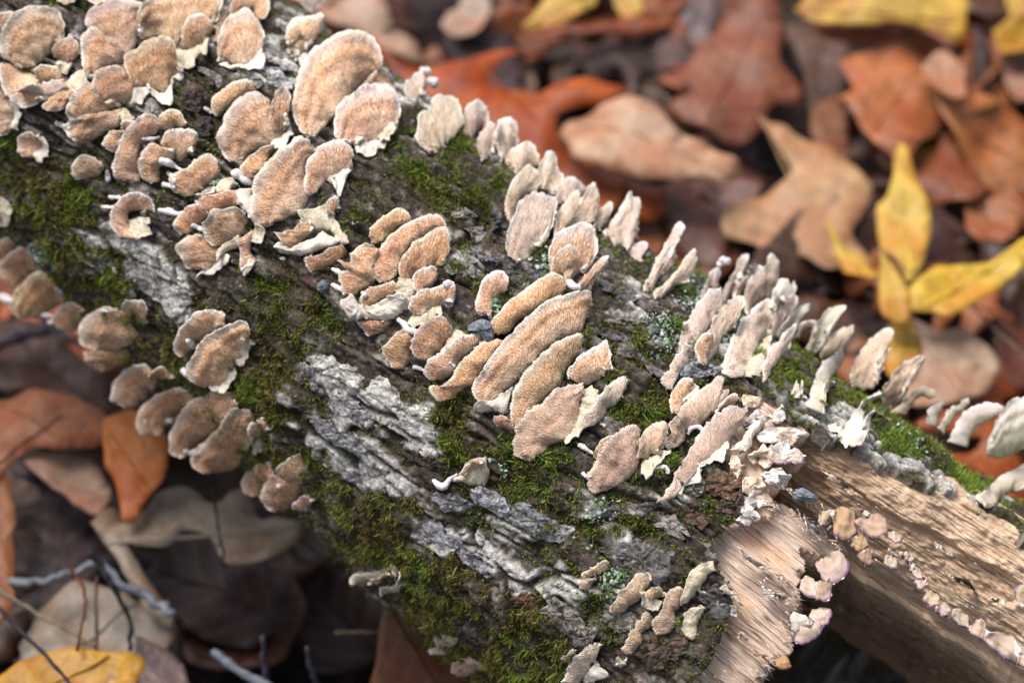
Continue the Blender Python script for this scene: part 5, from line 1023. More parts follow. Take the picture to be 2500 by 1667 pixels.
b('rounded bristly bracket below the barrel shaped one','E','t',[(880,1235),(800,1210),(765,1170),(790,1070),(850,990),(930,950),(1020,955),(1060,1010)],[(950,1225),(1010,1180),(1050,1120),(1065,1060)])
b('little orange bridge shaped bracket right of the rounded bristly one','E','t',[(1030,1030),(1040,990),(1110,955),(1160,985)],[(1060,1055),(1130,1045),(1180,1040)],tint=OR)
b('orange topped shelf with white buds on the lower left flank','E','t',[(1000,1430),(950,1390),(945,1320),(980,1240),(1060,1170),(1160,1120),(1260,1105),(1330,1150)],[(1090,1430),(1160,1350),(1240,1260),(1330,1190)],tips=[[(1150,1325,18),(1185,1330,22)],[(1000,1330,14),(1010,1345,12)]],tint=OR)
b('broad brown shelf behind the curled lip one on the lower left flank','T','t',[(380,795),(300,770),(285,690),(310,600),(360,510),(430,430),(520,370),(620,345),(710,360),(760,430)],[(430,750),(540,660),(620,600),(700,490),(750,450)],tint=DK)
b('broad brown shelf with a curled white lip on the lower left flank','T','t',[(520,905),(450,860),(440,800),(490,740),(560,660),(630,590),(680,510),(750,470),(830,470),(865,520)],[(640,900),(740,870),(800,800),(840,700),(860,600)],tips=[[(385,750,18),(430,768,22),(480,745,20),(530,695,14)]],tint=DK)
b('small cream sided cap right of the curled lip shelf','T','t',[(845,650),(830,600),(880,550),(930,525),(960,550)],[(880,665),(930,650),(955,600)],parts=[('!cream_crust','c',[(850,740),(870,780),(920,760)],[(850,680),(900,650),(940,680)])],tint=LT)
b('rear bristly bracket of a pair on the moss left of centre','E','t',[(1240,890),(1205,840),(1215,760),(1260,680),(1330,610),(1420,570),(1500,570),(1550,610)],[(1300,880),(1360,810),(1450,720),(1540,670)],tips=[[(1290,775,22),(1320,795,30),(1335,830,16)]])
b('front bristly bracket of a pair, white edged, on the moss left of centre','E','t',[(1380,1090),(1310,1040),(1300,950),(1340,870),(1400,780),(1500,710),(1600,660),(1690,655),(1720,700)],[(1470,1095),(1560,1070),(1590,980),(1640,930),(1700,870),(1720,780)],tips=[[(1265,985,28),(1300,1010,30)]],parts=[('!white_edge','w',[(1440,1100),(1560,1090),(1600,1000),(1600,950),(1660,960),(1700,890),(1722,760)],[(1440,1050),(1520,1030),(1560,960),(1590,900),(1640,890),(1690,770)])])
b('small brown cap, left one under the lower edge of the log','T','t',[(870,1065),(805,1040),(785,980),(820,910),(890,850),(970,828),(1005,870)],[(930,1050),(980,980),(1005,920)],tint=DK)
b('upright brown barrel with white bitten spot under the lower edge','T','t',[(1000,1170),(940,1130),(920,1050),(960,970),(1030,910)],[(1080,1170),(1150,1120),(1190,1040),(1190,960),(1100,920)],tips=[[(1030,1000,22),(1055,995,22)]],tint=DK)
b('cream topped cap above the brown barrel at the lower edge','T','t',[(1040,930),(1030,880),(1080,830),(1170,768),(1190,775)],[(1090,960),(1190,940),(1250,870)],tint=LT)
b('tiny white edged bracket right of the brown barrel','T','t',[(1150,1155),(1145,1120),(1190,1070),(1240,1040)],[(1190,1160),(1240,1150),(1262,1090)],tint=LT)
# --- lower middle and bottom
b('stalk like pale bracket sticking out left over the dark hollow','J','c',[(660,885),(645,860),(700,835),(800,800),(860,790),(920,735),(970,760)],[(740,895),(820,880),(890,830),(950,800),(1000,810)],parts=[('tan_side','t',[(760,890),(830,860),(900,800)],[(780,895),(850,870),(920,810)])],thick=.002)
b('small hooked pale bracket below the stalk like one','J','c',[(880,965),(860,910),(900,920),(960,890),(1020,840)],[(910,960),(970,940),(1050,870)])
b('blurred star shaped pale bracket low on the underside','J','g',[(1230,1370),(1205,1340),(1250,1310),(1225,1260),(1270,1235),(1330,1240)],[(1330,1375),(1370,1300),(1380,1270)],tint=LT,rag=2)
b('blurred tan bracket near the bottom border under the log','J','g',[(1340,1500),(1330,1460),(1400,1410),(1480,1390)],[(1420,1530),(1500,1500),(1590,1470)],tint=OR)
b('tiny bean shaped bracket, upper of two beside mint lichen','K','g',[(500,850),(490,820),(530,790),(600,750),(650,730),(660,750)],[(530,845),(590,820),(650,790)],tint=(1,.95,.8))
b('tiny bean shaped bracket, lower of two beside mint lichen','K','g',[(480,920),(475,890),(520,855),(560,845)],[(510,930),(550,900),(580,850)],tint=(1,.95,.8))
b('golden edged pointed bracket at the upper left of the bottom group','K','g',[(690,1085),(685,1060),(740,980),(800,900),(870,840),(930,820),(955,850)],[(740,1080),(800,1050),(870,1010),(910,940),(950,890)],tint=(.92,.84,.72),parts=[('green_crust','c',[(890,990),(930,1070),(1000,1080)],[(880,940),(950,950),(1040,1000)])])
b('little golden cap in the middle of the bottom group','K','g',[(940,980),(930,950),(990,915),(1030,915),(1050,960)],[(960,990),(1010,980),(1050,990)],tint=(1,.9,.7))
b('lowest golden edged tongue of the bottom group','K','g',[(780,1370),(765,1340),(800,1270),(830,1200),(890,1120),(930,1080)],[(830,1360),(880,1300),(900,1220),(970,1180),(970,1110)],tint=(.98,.88,.72))
b('wavy golden edged bracket on the right of the bottom group','K','g',[(1000,1235),(975,1170),(1000,1110),(1040,1060),(1060,990),(1110,935),(1180,920),(1190,960)],[(1060,1230),(1120,1170),(1130,1090),(1150,1050),(1180,1010)],tint=(.98,.90,.78))
b('pale fan shaped bracket by the edge of the bare wood slab','K','c',[(1180,1035),(1170,1000),(1200,920),(1210,860),(1250,800),(1300,760),(1390,740)],[(1240,1000),(1280,940),(1340,860),(1390,790)])
b('crinkled greenish white bracket below the pale fan','K','c',[(1240,1275),(1180,1210),(1190,1100),(1240,1060),(1330,1030)],[(1270,1270),(1280,1180),(1310,1110),(1335,1060)],tint=(.9,.95,.75),rag=2)
b('greyish wedge bracket cut by the bottom border, with white lump','K','g',[(340,1560),(390,1470),(450,1380),(520,1310),(580,1280)],[(460,1600),(530,1480),(580,1380),(595,1310)],parts=[('!white_crust','w',[(500,1580),(580,1560),(640,1500),(590,1440)],[(470,1560),(520,1480),(570,1420)])])
b('small tongue shaped cap left of the greyish wedge at the bottom','K','g',[(360,1420),(355,1390),(390,1345),(420,1328)],[(390,1420),(430,1390),(430,1350)])
b('scrap of cream crust on the bark near the bottom border','K','c',[(710,1450),(715,1415),(750,1408)],[(740,1460),(785,1445),(790,1425)])
# --- small purple edged brackets on the broken wood
PG = 'small purple edged brackets on the broken wood'
def pb(label, o, rim, base, **kw): b(label, o, 'p', rim, base, group=PG, tilt=kw.pop('tilt', .3), **kw)
pb('orange brown tongue, biggest on the rotten wood','L',[(450,460),(450,530),(490,580),(560,580),(610,530)],[(450,380),(520,350),(600,400)],tint=(1,.88,.7))
pb('pale round lump left of the orange brown tongue','L',[(355,450),(370,480),(420,490),(450,450)],[(350,400),(400,380),(445,400)])
pb('ribbed grey shell with purple lower edge on rotten wood','L',[(590,460),(640,510),(700,545),(760,560),(820,540)],[(640,420),(730,400),(810,430)],tint=(.9,.82,.75))
pb('pointed brown shell at the right end of the ribbed grey one','L',[(830,570),(870,595),(915,600),(925,570)],[(830,530),(870,520),(910,545)])
pb('brown scale under the orange brown tongue','L',[(570,620),(620,650),(690,630)],[(620,550),(660,540),(680,560)],tint=(.8,.7,.55))
pb('dark triangular scale hanging at the hollow','L',[(605,690),(660,740),(715,755)],[(640,660),(690,640),(710,650)],tint=(.75,.65,.55))
pb('pale four cornered scale alone on the rotten wood','L',[(795,740),(840,775),(893,780)],[(805,690),(850,672),(880,700)])
pb('tiny pale crumb above the stepped row of scales','L',[(950,715),(975,728),(1003,712)],[(955,685),(980,678),(1000,690)])
pb('white scale at the head of the stepped row','L',[(970,790),(1010,830),(1060,845)],[(975,750),(995,735),(1040,790)])
pb('scale turned up at its right end, second in the stepped row','L',[(1005,870),(1050,910),(1090,870)],[(1010,850),(1060,858),(1100,845)])
pb('chunky scale, third in the stepped row','L',[(1068,970),(1110,1020),(1170,1040)],[(1085,945),(1130,935),(1175,965)])
pb('rounded scale, fourth in the stepped row','L',[(1150,1080),(1200,1110),(1250,1105)],[(1170,1030),(1210,1010),(1262,1050)])
pb('broad notched scale, fifth in the stepped row','L',[(1258,1110),(1310,1160),(1385,1200)],[(1275,1060),(1330,1065),(1392,1110)])
pb('double scale with upright tooth, sixth in the stepped row','L',[(1392,1210),(1440,1250),(1500,1262)],[(1400,1165),(1460,1120),(1500,1160)])
pb('longest scale of the stepped row with deep purple edge','L',[(1485,1260),(1540,1320),(1620,1380),(1710,1440)],[(1520,1215),(1600,1220),(1690,1250),(1715,1350)])
pb('last scale of the stepped row at the right border','L',[(1715,1420),(1750,1445),(1800,1450)],[(1725,1330),(1760,1320),(1800,1350)])
pb('purple rimmed cap cut by the right border on the wood','L',[(1720,1000),(1702,950),(1715,900),(1760,890)],[(1760,1040),(1800,1020),(1800,930)])
pb('big fluted shell at the torn tip of the wood slab','L',[(350,790),(390,860),(450,875),(520,840),(550,760),(520,690)],[(330,740),(400,700),(450,660),(490,650)],lift=.002,tint=(1.08,1.08,1.10))
pb('pale shell with a grey neighbour on the slab end','L',[(215,920),(290,970),(350,960),(355,910)],[(230,850),(280,830),(320,860)],tint=(1.08,1.08,1.10))
pb('grey box shaped scale on the slab end','L',[(330,985),(410,990),(435,920),(425,880)],[(330,870),(380,865),(410,870)],tint=(.85,.8,.8))
pb('creamy pink shell near the bottom of the slab end','L',[(280,1110),(340,1160),(400,1160),(440,1100),(432,1060)],[(290,1070),(350,1050),(410,1050)],tint=(1.08,1.08,1.10))
pb('white topped broad shell, lowest big one on the slab end','L',[(180,1240),(200,1280),(280,1280),(340,1230),(385,1170)],[(160,1170),(220,1110),(300,1130),(360,1160)],parts=[('white_crust','w',[(155,1200),(180,1110),(240,1120),(300,1150)],[(190,1240),(230,1190),(290,1180)])],tint=(1.08,1.08,1.10))
pb('orange scrap at the bottom tip of the slab','L',[(50,1440),(110,1475),(165,1450)],[(60,1390),(110,1380),(150,1400)],tint=(1,.75,.5))
pb('flat purple lined flake on the torn wood layer','S',[(1100,795),(1200,782),(1290,790),(1292,760)],[(1090,730),(1180,690),(1275,700)])
# --- stones caught on the bark
def stone(label, o, poly, h, seed):
    q = px_of(o, poly); c = q.mean(0); P = surf_point(c, 0.0, ZS); t = None
    rng = np.random.default_rng(seed); n = 26; ring = resample(np.vstack([q, q[:1]]), n + 1)[:-1]
    z = zget(c[None], ZS)[0]; rows = [(1.0, .0015), (1.0, -h * .35), (.86, -h * .8), (.5, -h), (.0, -h * 1.05)]
    V = []
    for s, dz in rows: V.append(unproj(c + (ring - c) * s + rng.normal(0, 1.2 * s, ring.shape), np.full(n, z + dz) + rng.normal(0, h * .06, n)))
    V = np.vstack(V); F = []
    for r in range(len(rows) - 1):
        for k_ in range(n): F.append((r * n + k_, r * n + (k_ + 1) % n, (r + 1) * n + (k_ + 1) % n, (r + 1) * n + k_))
    o_ = mesh_np('pebble', V, [np.array(F)], M_STONE, None, smooth=False)
    o_['label'] = label; o_['category'] = 'stone'; o_['group'] = 'bits of gravel caught on the bark'
stone('small blue grey pebble on dark bark left of the centre stack','F',[(420,420),(425,385),(465,362),(495,390),(490,430),(440,445)],.003,1)
stone('larger blue grey gravel chip beside the orange backed bracket','R',[(680,300),(700,260),(770,225),(830,240),(858,290),(855,370),(800,380),(760,330)],.004,2)
stone('dark stone chip wedged between the tall crest brackets','Q',[(700,1020),(720,1005),(770,1010),(775,1050),(740,1075),(700,1060)],.003,3)
stone('black stone chip in the crack behind the wood slab','L',[(170,260),(230,225),(330,280),(320,325),(240,310),(170,310)],.004,4)
stone('narrow dark chip on the upper edge of the wood slab','L',[(285,480),(310,470),(350,510),(355,545),(320,530)],.003,5)
# ---------------------------------------------------------------- ground and leaf litter
def hollow(x, y):
    ax = np.array([AX[0], AX[1]]) / np.hypot(AX[0], AX[1]); rx, ry = x - P0[0], y - P0[1]
    al = rx * ax[0] + ry * ax[1]; ac = rx * -ax[1] + ry * ax[0]          # ac < 0: the near side of the log
    return .050 * (1 - sstep(.03, .15, np.abs(ac + .055))) * sstep(-.10, .0, al)
def ground():
    xs = np.concatenate([np.linspace(-3, -.6, 30)[:-1], np.linspace(-.6, .6, 220), np.linspace(.6, 3, 30)[1:]])
    ys = np.concatenate([np.linspace(-3, P0[1] - .6, 30)[:-1], np.linspace(P0[1] - .6, P0[1] + .8, 240), np.linspace(P0[1] + .8, 4, 30)[1:]])
    X, Y = np.meshgrid(xs, ys, indexing='ij')
    Z = fbm(X * 9, Y * 9, 0, 701, 4) * .010 + fbm(X * 60, Y * 60, 0, 703, 3) * .003
    # the hollow the log bridges
    ax = np.array([AX[0], AX[1]]) / np.hypot(AX[0], AX[1]); rel = np.stack([X - P0[0], Y - P0[1]], -1)
    al = rel @ ax; ac = np.abs(rel @ np.array([-ax[1], ax[0]]))
    Z = Z - .030 * (1 - sstep(.02, .12, ac)) - hollow(X, Y) - .006
    o = mesh_np('ground', np.stack([X, Y, Z], -1).reshape(-1, 3), [grid_faces(*X.shape)[:, ::-1]], M_SOIL)
    o['kind'] = 'structure'
ground()
def on_plane(pts, h, tilt):
    """photo pixels carried onto a plane lying at height h where the outline's middle falls, tilted by tilt = (dz/dx, dz/dy)"""
    c = pts.mean(0); rc = ray(c); l = (h - CAM[2]) / rc[2]; C0 = CAM + rc * l
    nrm = np.array([-tilt[0], -tilt[1], 1.0]); r_ = ray(pts); lam = ((C0 - CAM) @ nrm) / (r_ @ nrm)
    return CAM + r_ * lam[:, None], C0, nrm / np.linalg.norm(nrm)
def leaf_from_outline(P3, C0, nrm, label, colour, group=None, seed=0, curl=.006, fold=.15, rib=True, dens=70, name='fallen_leaf'):
    a = P3[np.argmax(np.linalg.norm(P3 - C0, axis=1))] - C0; a = a - nrm * (a @ nrm); a /= np.linalg.norm(a); bx = np.cross(nrm, a)
    q = np.stack([(P3 - C0) @ a, (P3 - C0) @ bx], -1) * 1000          # millimetres in the leaf's own plane
    ring = resample(np.vstack([q, q[:1]]), max(40, len(q) * 5) + 1)[:-1]
    ring = ring + np.stack([vnoise(ring[:, 0] / 6, ring[:, 1] / 6, seed, 711), vnoise(ring[:, 0] / 6, ring[:, 1] / 6, seed, 712)], -1) * .9
    lo, hi = ring.min(0), ring.max(0); step = max((hi - lo).max() / 16, 1.5)
    gx, gy = np.meshgrid(np.arange(lo[0], hi[0], step), np.arange(lo[1], hi[1], step)); g = np.stack([gx.ravel(), gy.ravel()], -1) + RNG.normal(0, step * .12, (gx.size, 2))
    g = g[in_poly(g, ring)]
    if len(g): g = g[np.array([np.min(np.linalg.norm(ring - p, axis=1)) for p in g]) > step * .45]
    allp = np.vstack([ring, g]) if len(g) else ring
    co, _, fc, *_r = delaunay_2d_cdt([Vector(p) for p in allp], [], [list(range(len(ring)))], 1, 1e-4)
    co = np.array([(v.x, v.y) for v in co]); T3 = np.array([f for f in fc if len(f) == 3])
    if len(T3) == 0: return None
    L = max(hi[0] - lo[0], 1); Wd = max(hi[1] - lo[1], 1)
    z = fbm(co[:, 0] / 38, co[:, 1] / 30, seed, 721, 3) * curl * 1000 * .9 + (np.abs(co[:, 1]) / Wd) * fold * Wd * math.copysign(1, math.sin(seed * 7.7)) + ((co[:, 0]) / L) ** 2 * curl * 1000 * .9 * math.sin(seed * 3.1)
    z = z + fbm(co[:, 0] / 9, co[:, 1] / 9, seed, 723, 2) * .9 + (1 - np.abs(fbm(co[:, 0] / 24, co[:, 1] / 20, seed, 725, 3)) * 2) * curl * 420
    z = z - z.mean()
    top = C0 + (co[:, :1] * a + co[:, 1:] * bx + z[:, None] * nrm) / 1000
    bot = top - nrm * .0003; n = len(co)
    e = np.concatenate([T3[:, [0, 1]], T3[:, [1, 2]], T3[:, [2, 0]]]); key = np.sort(e, 1); k_ = key[:, 0] * n + key[:, 1]; u, inv, cnt = np.unique(k_, return_inverse=True, return_counts=True); be = e[cnt[inv] == 1]
    t = thing(name, label, 'leaf', C0, group)
    uv = co / 100.0; uv = np.vstack([uv, uv])
    o = mesh_np('blade', np.vstack([top, bot]), [T3, T3[:, ::-1] + n, np.stack([be[:, 1], be[:, 0], be[:, 0] + n, be[:, 1] + n], -1)], M_LEAF, t, uv=uv)
    UND = (1.0 if ('orange' in group or 'russet' in group) else .72) if group.startswith('dull') else 1.0  # under layer colours dimmed, standing in for shade in the gaps
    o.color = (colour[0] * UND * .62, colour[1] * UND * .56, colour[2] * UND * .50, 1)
    if rib:
        xs = np.linspace(lo[0] * .98, hi[0] * .9, 16); zz = np.array([z[np.argmin((co[:, 0] - x) ** 2 + co[:, 1] ** 2)] for x in xs]); zz = np.convolve(np.pad(zz, 1, 'edge'), [.25, .5, .25], 'valid')
        ok = in_poly(np.stack([xs, 0 * xs], -1), ring)
        if ok.sum() > 4:
            i0, i1 = np.argmax(ok), len(ok) - np.argmax(ok[::-1])
            path = C0 + (xs[i0:i1, None] * a + (zz[i0:i1, None] + .15) * nrm) / 1000
            V, F = tube(path, np.linspace(.0007, .00025, i1 - i0), 5)
            m_ = mesh_np('midrib', V, F, M_TWIG, t); m_.color = (colour[0] * .6, colour[1] * .55, colour[2] * .5, 1)
            for side in (-1, 1):            # side veins as their own fine ridges
                pass
    return t
_lc = [0]
def leaf(label, colour, poly, h, tilt=(0, 0), curl=.006, fold=.15, rib=True):
    _lc[0] += 1
    P3, C0, nrm = on_plane(np.array(V_(*poly)), h, tilt)
    return leaf_from_outline(P3, C0, nrm, label, colour, 'fallen leaves on the forest floor', _lc[0], curl, fold, rib)
RUST, ORANGE, TANL, YEL, DRK, RED, PINK, GRYL = (.30, .075, .012), (.46, .16, .03), (.50, .33, .20), (.66, .45, .06), (.075, .04, .038), (.26, .10, .045), (.36, .20, .15), (.36, .31, .25)
# leaf litter under everything: dark weathered leaves, scattered; gap shade deepens their colours
def lobed(kind, rng):
    if kind == 0:
        t_ = np.linspace(0, 2 * math.pi, 16, endpoint=False); w = .42
        return np.stack([np.cos(t_), np.sin(t_) * w * (1 - .25 * np.cos(t_))], -1)
    xs = np.linspace(-1, 1, 12); wv = .42 * (1 - xs ** 2) ** .6 * (1 + .75 * np.cos(np.arange(12) * math.pi)) * .75 + .05
    return np.vstack([np.stack([xs, wv], -1), np.stack([xs[::-1], -wv[::-1]], -1)])
rng = np.random.default_rng(5)
under = 0
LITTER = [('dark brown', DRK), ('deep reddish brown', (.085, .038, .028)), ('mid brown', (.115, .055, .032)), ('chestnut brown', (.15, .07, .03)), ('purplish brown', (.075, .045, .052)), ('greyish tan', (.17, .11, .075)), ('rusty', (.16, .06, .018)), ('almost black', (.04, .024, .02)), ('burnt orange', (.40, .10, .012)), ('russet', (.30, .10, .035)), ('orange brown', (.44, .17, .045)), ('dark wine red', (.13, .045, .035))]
spots = []
for gy in np.arange(P0[1] - .36, P0[1] + .50, .052):
    for gx in np.arange(-.42, .50, .056):
        spots.append((gx + rng.normal(0, .014), gy + rng.normal(0, .014)))
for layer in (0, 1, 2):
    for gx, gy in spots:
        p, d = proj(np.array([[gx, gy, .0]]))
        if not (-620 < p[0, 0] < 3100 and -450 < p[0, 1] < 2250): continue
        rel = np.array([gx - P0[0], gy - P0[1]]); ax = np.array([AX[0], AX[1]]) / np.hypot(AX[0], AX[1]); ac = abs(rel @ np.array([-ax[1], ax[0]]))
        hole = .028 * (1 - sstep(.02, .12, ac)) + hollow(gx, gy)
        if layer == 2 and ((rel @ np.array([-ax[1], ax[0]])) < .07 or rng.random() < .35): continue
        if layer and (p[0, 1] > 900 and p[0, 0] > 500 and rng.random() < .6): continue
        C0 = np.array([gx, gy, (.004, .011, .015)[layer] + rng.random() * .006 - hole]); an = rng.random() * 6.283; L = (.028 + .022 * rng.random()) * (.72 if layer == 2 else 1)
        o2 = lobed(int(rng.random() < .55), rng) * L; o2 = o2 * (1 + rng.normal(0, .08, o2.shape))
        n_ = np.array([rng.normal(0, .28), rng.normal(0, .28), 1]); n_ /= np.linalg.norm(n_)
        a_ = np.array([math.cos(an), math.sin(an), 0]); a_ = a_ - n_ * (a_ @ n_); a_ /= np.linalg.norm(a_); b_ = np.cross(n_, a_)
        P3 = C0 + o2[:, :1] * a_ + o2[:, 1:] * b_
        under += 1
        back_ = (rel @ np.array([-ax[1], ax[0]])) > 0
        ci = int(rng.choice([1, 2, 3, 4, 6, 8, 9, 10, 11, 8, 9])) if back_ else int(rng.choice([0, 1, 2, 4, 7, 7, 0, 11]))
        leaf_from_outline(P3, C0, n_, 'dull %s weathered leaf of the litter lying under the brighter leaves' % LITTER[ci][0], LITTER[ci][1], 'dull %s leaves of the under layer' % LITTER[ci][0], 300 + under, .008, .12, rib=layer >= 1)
# --- beyond the log
leaf('dark purplish leaf in shade, far right of the yellow top leaf', DRK, [(2230,60),(2270,100),(2290,250),(2320,380),(2330,450),(2290,450),(2250,400),(2230,330),(2240,200)], .018, (.1, .1))
leaf('dark shaded leaf between the glossy oak leaf and the yellow top leaf', (.12,.06,.035), [(1800,60),(1880,60),(1960,120),(1930,240),(1870,260),(1840,160)], .012)
leaf('glossy purple grey leaf at the top between rust and brown oak leaves', (.17,.13,.15), [(1560,-20),(1640,-20),(1640,80),(1590,130),(1520,170),(1500,80)], .020, (.1, .1))
leaf('dark rust leaf just over the crest below the big tan leaf', (.20,.065,.02), [(1380,460),(1500,440),(1650,520),(1700,600),(1600,650),(1480,600)], .014)
leaf('dark reddish leaf right of the big tan leaf', (.15,.06,.045), [(1500,440),(1620,400),(1750,440),(1680,520),(1660,600),(1560,560)], .018)
leaf('purple grey glossy leaf behind the pale crest brackets', (.16,.12,.14), [(1690,610),(1800,580),(1890,640),(1870,740),(1780,740)], .014)
leaf('brown pink crumpled leaf with whitish patches at the top border', (.30,.17,.14), [(880,0),(960,-20),(1100,-20),(1210,-20),(1150,60),(1100,100),(1000,120),(940,80)], .018, (.1, .3), curl=.012)
leaf('light tan scrap below the pink crumpled leaf', (.48,.36,.28), [(1120,150),(1190,120),(1230,200),(1150,215)], .012)
leaf('pale pinkish leaf top left, right beside the log crest', (.54,.40,.32), [(690,-20),(860,-30),(900,60),(965,110),(965,145),(900,120),(820,70),(750,45)], .024, (0, .2))
leaf('whitish folded leaf on the pink crumpled one at the top', (.55,.46,.41), [(1040,-10),(1110,-25),(1130,40),(1080,80),(1020,70)], .028, (.2, 0))
leaf('brownish curled leaf between two oak leaves in the middle distance', (.24,.10,.04), [(1870,240),(1930,220),(1950,330),(1965,410),(1890,360),(1860,300)], .018)
leaf('mottled yellow brown leaf at the right of the big brown oak leaf', (.40,.24,.06), [(2090,260),(2150,240),(2190,260),(2230,340),(2220,400),(2180,430),(2150,470),(2120,550),(2085,460),(2080,340)], .018, (-.1, .1))
leaf('orange brown leaf under the lower yellow leaves', (.38,.17,.07), [(1900,700),(2000,690),(2040,740),(2040,830),(1980,880),(1930,850)], .010)
leaf('rust leaf edge under the yellow leaf at top centre', RUST, [(1180,100),(1230,70),(1340,60),(1420,60),(1480,-20),(1560,-20),(1550,50),(1480,85),(1380,90),(1290,80)], .022, (0, .2))
leaf('pink tan leaf at the right border', (.42,.25,.18), [(2300,150),(2360,120),(2450,160),(2430,250),(2340,235)], .022)
leaf('tan leaf at the right border below the pink one', (.38,.22,.13), [(2295,330),(2400,250),(2470,350),(2400,470),(2320,420)], .016)
leaf('orange brown leaf right of the upright yellow leaf', (.40,.16,.06), [(2215,460),(2300,450),(2345,480),(2330,545),(2260,560),(2220,530)], .020, (.1, 0))
leaf('reddish brown broad leaf low at the right border', (.27,.10,.06), [(2280,700),(2360,640),(2460,680),(2460,830),(2352,880),(2290,850)], .016)
leaf('shaded brown leaf beneath the right hand yellow leaf', (.20,.09,.05), [(2170,700),(2300,690),(2330,790),(2270,820),(2200,770)], .011)
leaf('tan leaf partly under the yellow ones, centre right', (.46,.29,.17), [(1990,590),(2100,520),(2210,560),(2250,620),(2120,680),(2020,660)], .012)
leaf('dark gold leaf under the right hand yellow one', (.40,.22,.03), [(2180,640),(2300,590),(2420,600),(2420,690),(2290,690)], .015)
leaf('glossy reddish brown oak leaf with deep bays, upper middle', (.27,.095,.045), [(1510,180),(1590,130),(1640,60),(1690,-20),(1770,-20),(1800,60),(1790,130),(1845,212),(1790,225),(1765,245),(1740,300),(1690,335),(1620,310),(1560,290),(1530,260),(1585,225),(1570,190)], .028, (.05, .15), fold=.25)
leaf('big rust orange lobed leaf leaning behind the crest', (.44,.092,.006), [(868,100),(900,130),(960,158),(1040,150),(1120,125),(1205,120),(1150,150),(1120,190),(1220,210),(1330,180),(1445,205),(1380,236),(1290,262),(1283,310),(1340,370),(1430,400),(1530,440),(1490,510),(1300,430),(1150,340),(1000,250),(900,175)], .034, (.0, .25), curl=.004, fold=.05)
leaf('light tan pointed leaf resting on the rust orange one', (.62,.43,.30), [(1285,290),(1310,260),(1400,240),(1450,225),(1500,250),(1560,310),(1620,330),(1700,370),(1690,400),(1500,412),(1400,388),(1320,350)], .042, (0, .2), fold=.08)
leaf('big tan star shaped leaf in the middle distance', (.56,.36,.20), [(1740,280),(1800,312),(1870,340),(1940,370),(2000,420),(1990,480),(1960,540),(2000,600),(1900,620),(1850,590),(1800,580),(1720,550),(1660,520),(1680,450),(1750,440),(1820,400),(1775,340)], .026, (0, .1))
leaf('large brown oak leaf at the upper right', (.52,.19,.065), [(1925,140),(1990,110),(2080,80),(2160,90),(2205,130),(2200,200),(2185,235),(2160,290),(2110,330),(2080,385),(2030,350),(1980,310),(1950,270),(1920,230),(1960,200)], .030, (-.05, .1))
leaf('lighter curled lobe lying on the large brown oak leaf', (.52,.28,.17), [(2110,160),(2150,120),(2200,140),(2222,210),(2190,228),(2140,190)], .040, (.2, .1))
leaf('rust band of leaf under the big yellow top right leaf', (.33,.085,.012), [(1865,48),(1965,60),(2060,60),(2150,75),(2180,100),(2060,102),(1960,104),(1890,85)], .034, (0, .3))
leaf('big mottled yellow leaf at the top right', (.62,.43,.07), [(1825,15),(1900,-30),(2200,-30),(2222,40),(2200,97),(2150,75),(2050,58),(1950,58),(1870,48)], .044, (0, .25))
leaf('yellow leaf at the top centre', (.72,.50,.10), [(1200,62),(1240,10),(1280,-30),(1375,-30),(1340,30),(1290,62)], .040, (0, .3))
leaf('small yellow leaf end right of the top centre one', (.70,.50,.12), [(1408,-20),(1472,-20),(1472,36),(1420,40)], .038, (0, .3))
leaf('golden leaf cut by the right border near the top', (.58,.36,.03), [(2280,70),(2352,35),(2430,60),(2380,125),(2300,118)], .030)
leaf('yellow leaf corner at the top right edge of the frame', (.66,.46,.06), [(2300,-20),(2420,-40),(2420,20),(2330,32)], .034)
leaf('upright yellow leaflet, longest of the yellow cluster', (.78,.58,.09), [(2060,345),(2090,365),(2110,420),(2130,480),(2132,560),(2110,620),(2085,657),(2060,600),(2022,550),(2012,470),(2040,440)], .040, (.1, .1))
leaf('short yellow leaflet left of the upright one', (.74,.53,.08), [(1898,505),(1940,555),(1990,585),(2022,652),(1962,645),(1930,590)], .034)
leaf('yellow leaflet bent below the upright one', (.72,.50,.07), [(2028,585),(2060,620),(2090,680),(2082,732),(2030,722),(2020,680)], .038, (.2, .1))
leaf('broad yellow leaf pointing to the right border', (.76,.55,.05), [(2090,662),(2130,620),(2220,608),(2290,590),(2352,550),(2430,520),(2360,610),(2265,680),(2200,722),(2150,708),(2100,700)], .044, (-.05, .1))
leaf('yellow leaf tip behind the crest brackets, lowest of the yellow cluster', (.70,.48,.06), [(2040,742),(2090,730),(2112,780),(2110,850),(2060,885),(2035,830)], .024)
leaf('grey tan rounded leaf under the yellow cluster', (.50,.38,.29), [(2085,718),(2150,755),(2220,765),(2292,830),(2272,892),(2200,925),(2130,925),(2060,905),(2105,860),(2115,790)], .028, (0, .1))
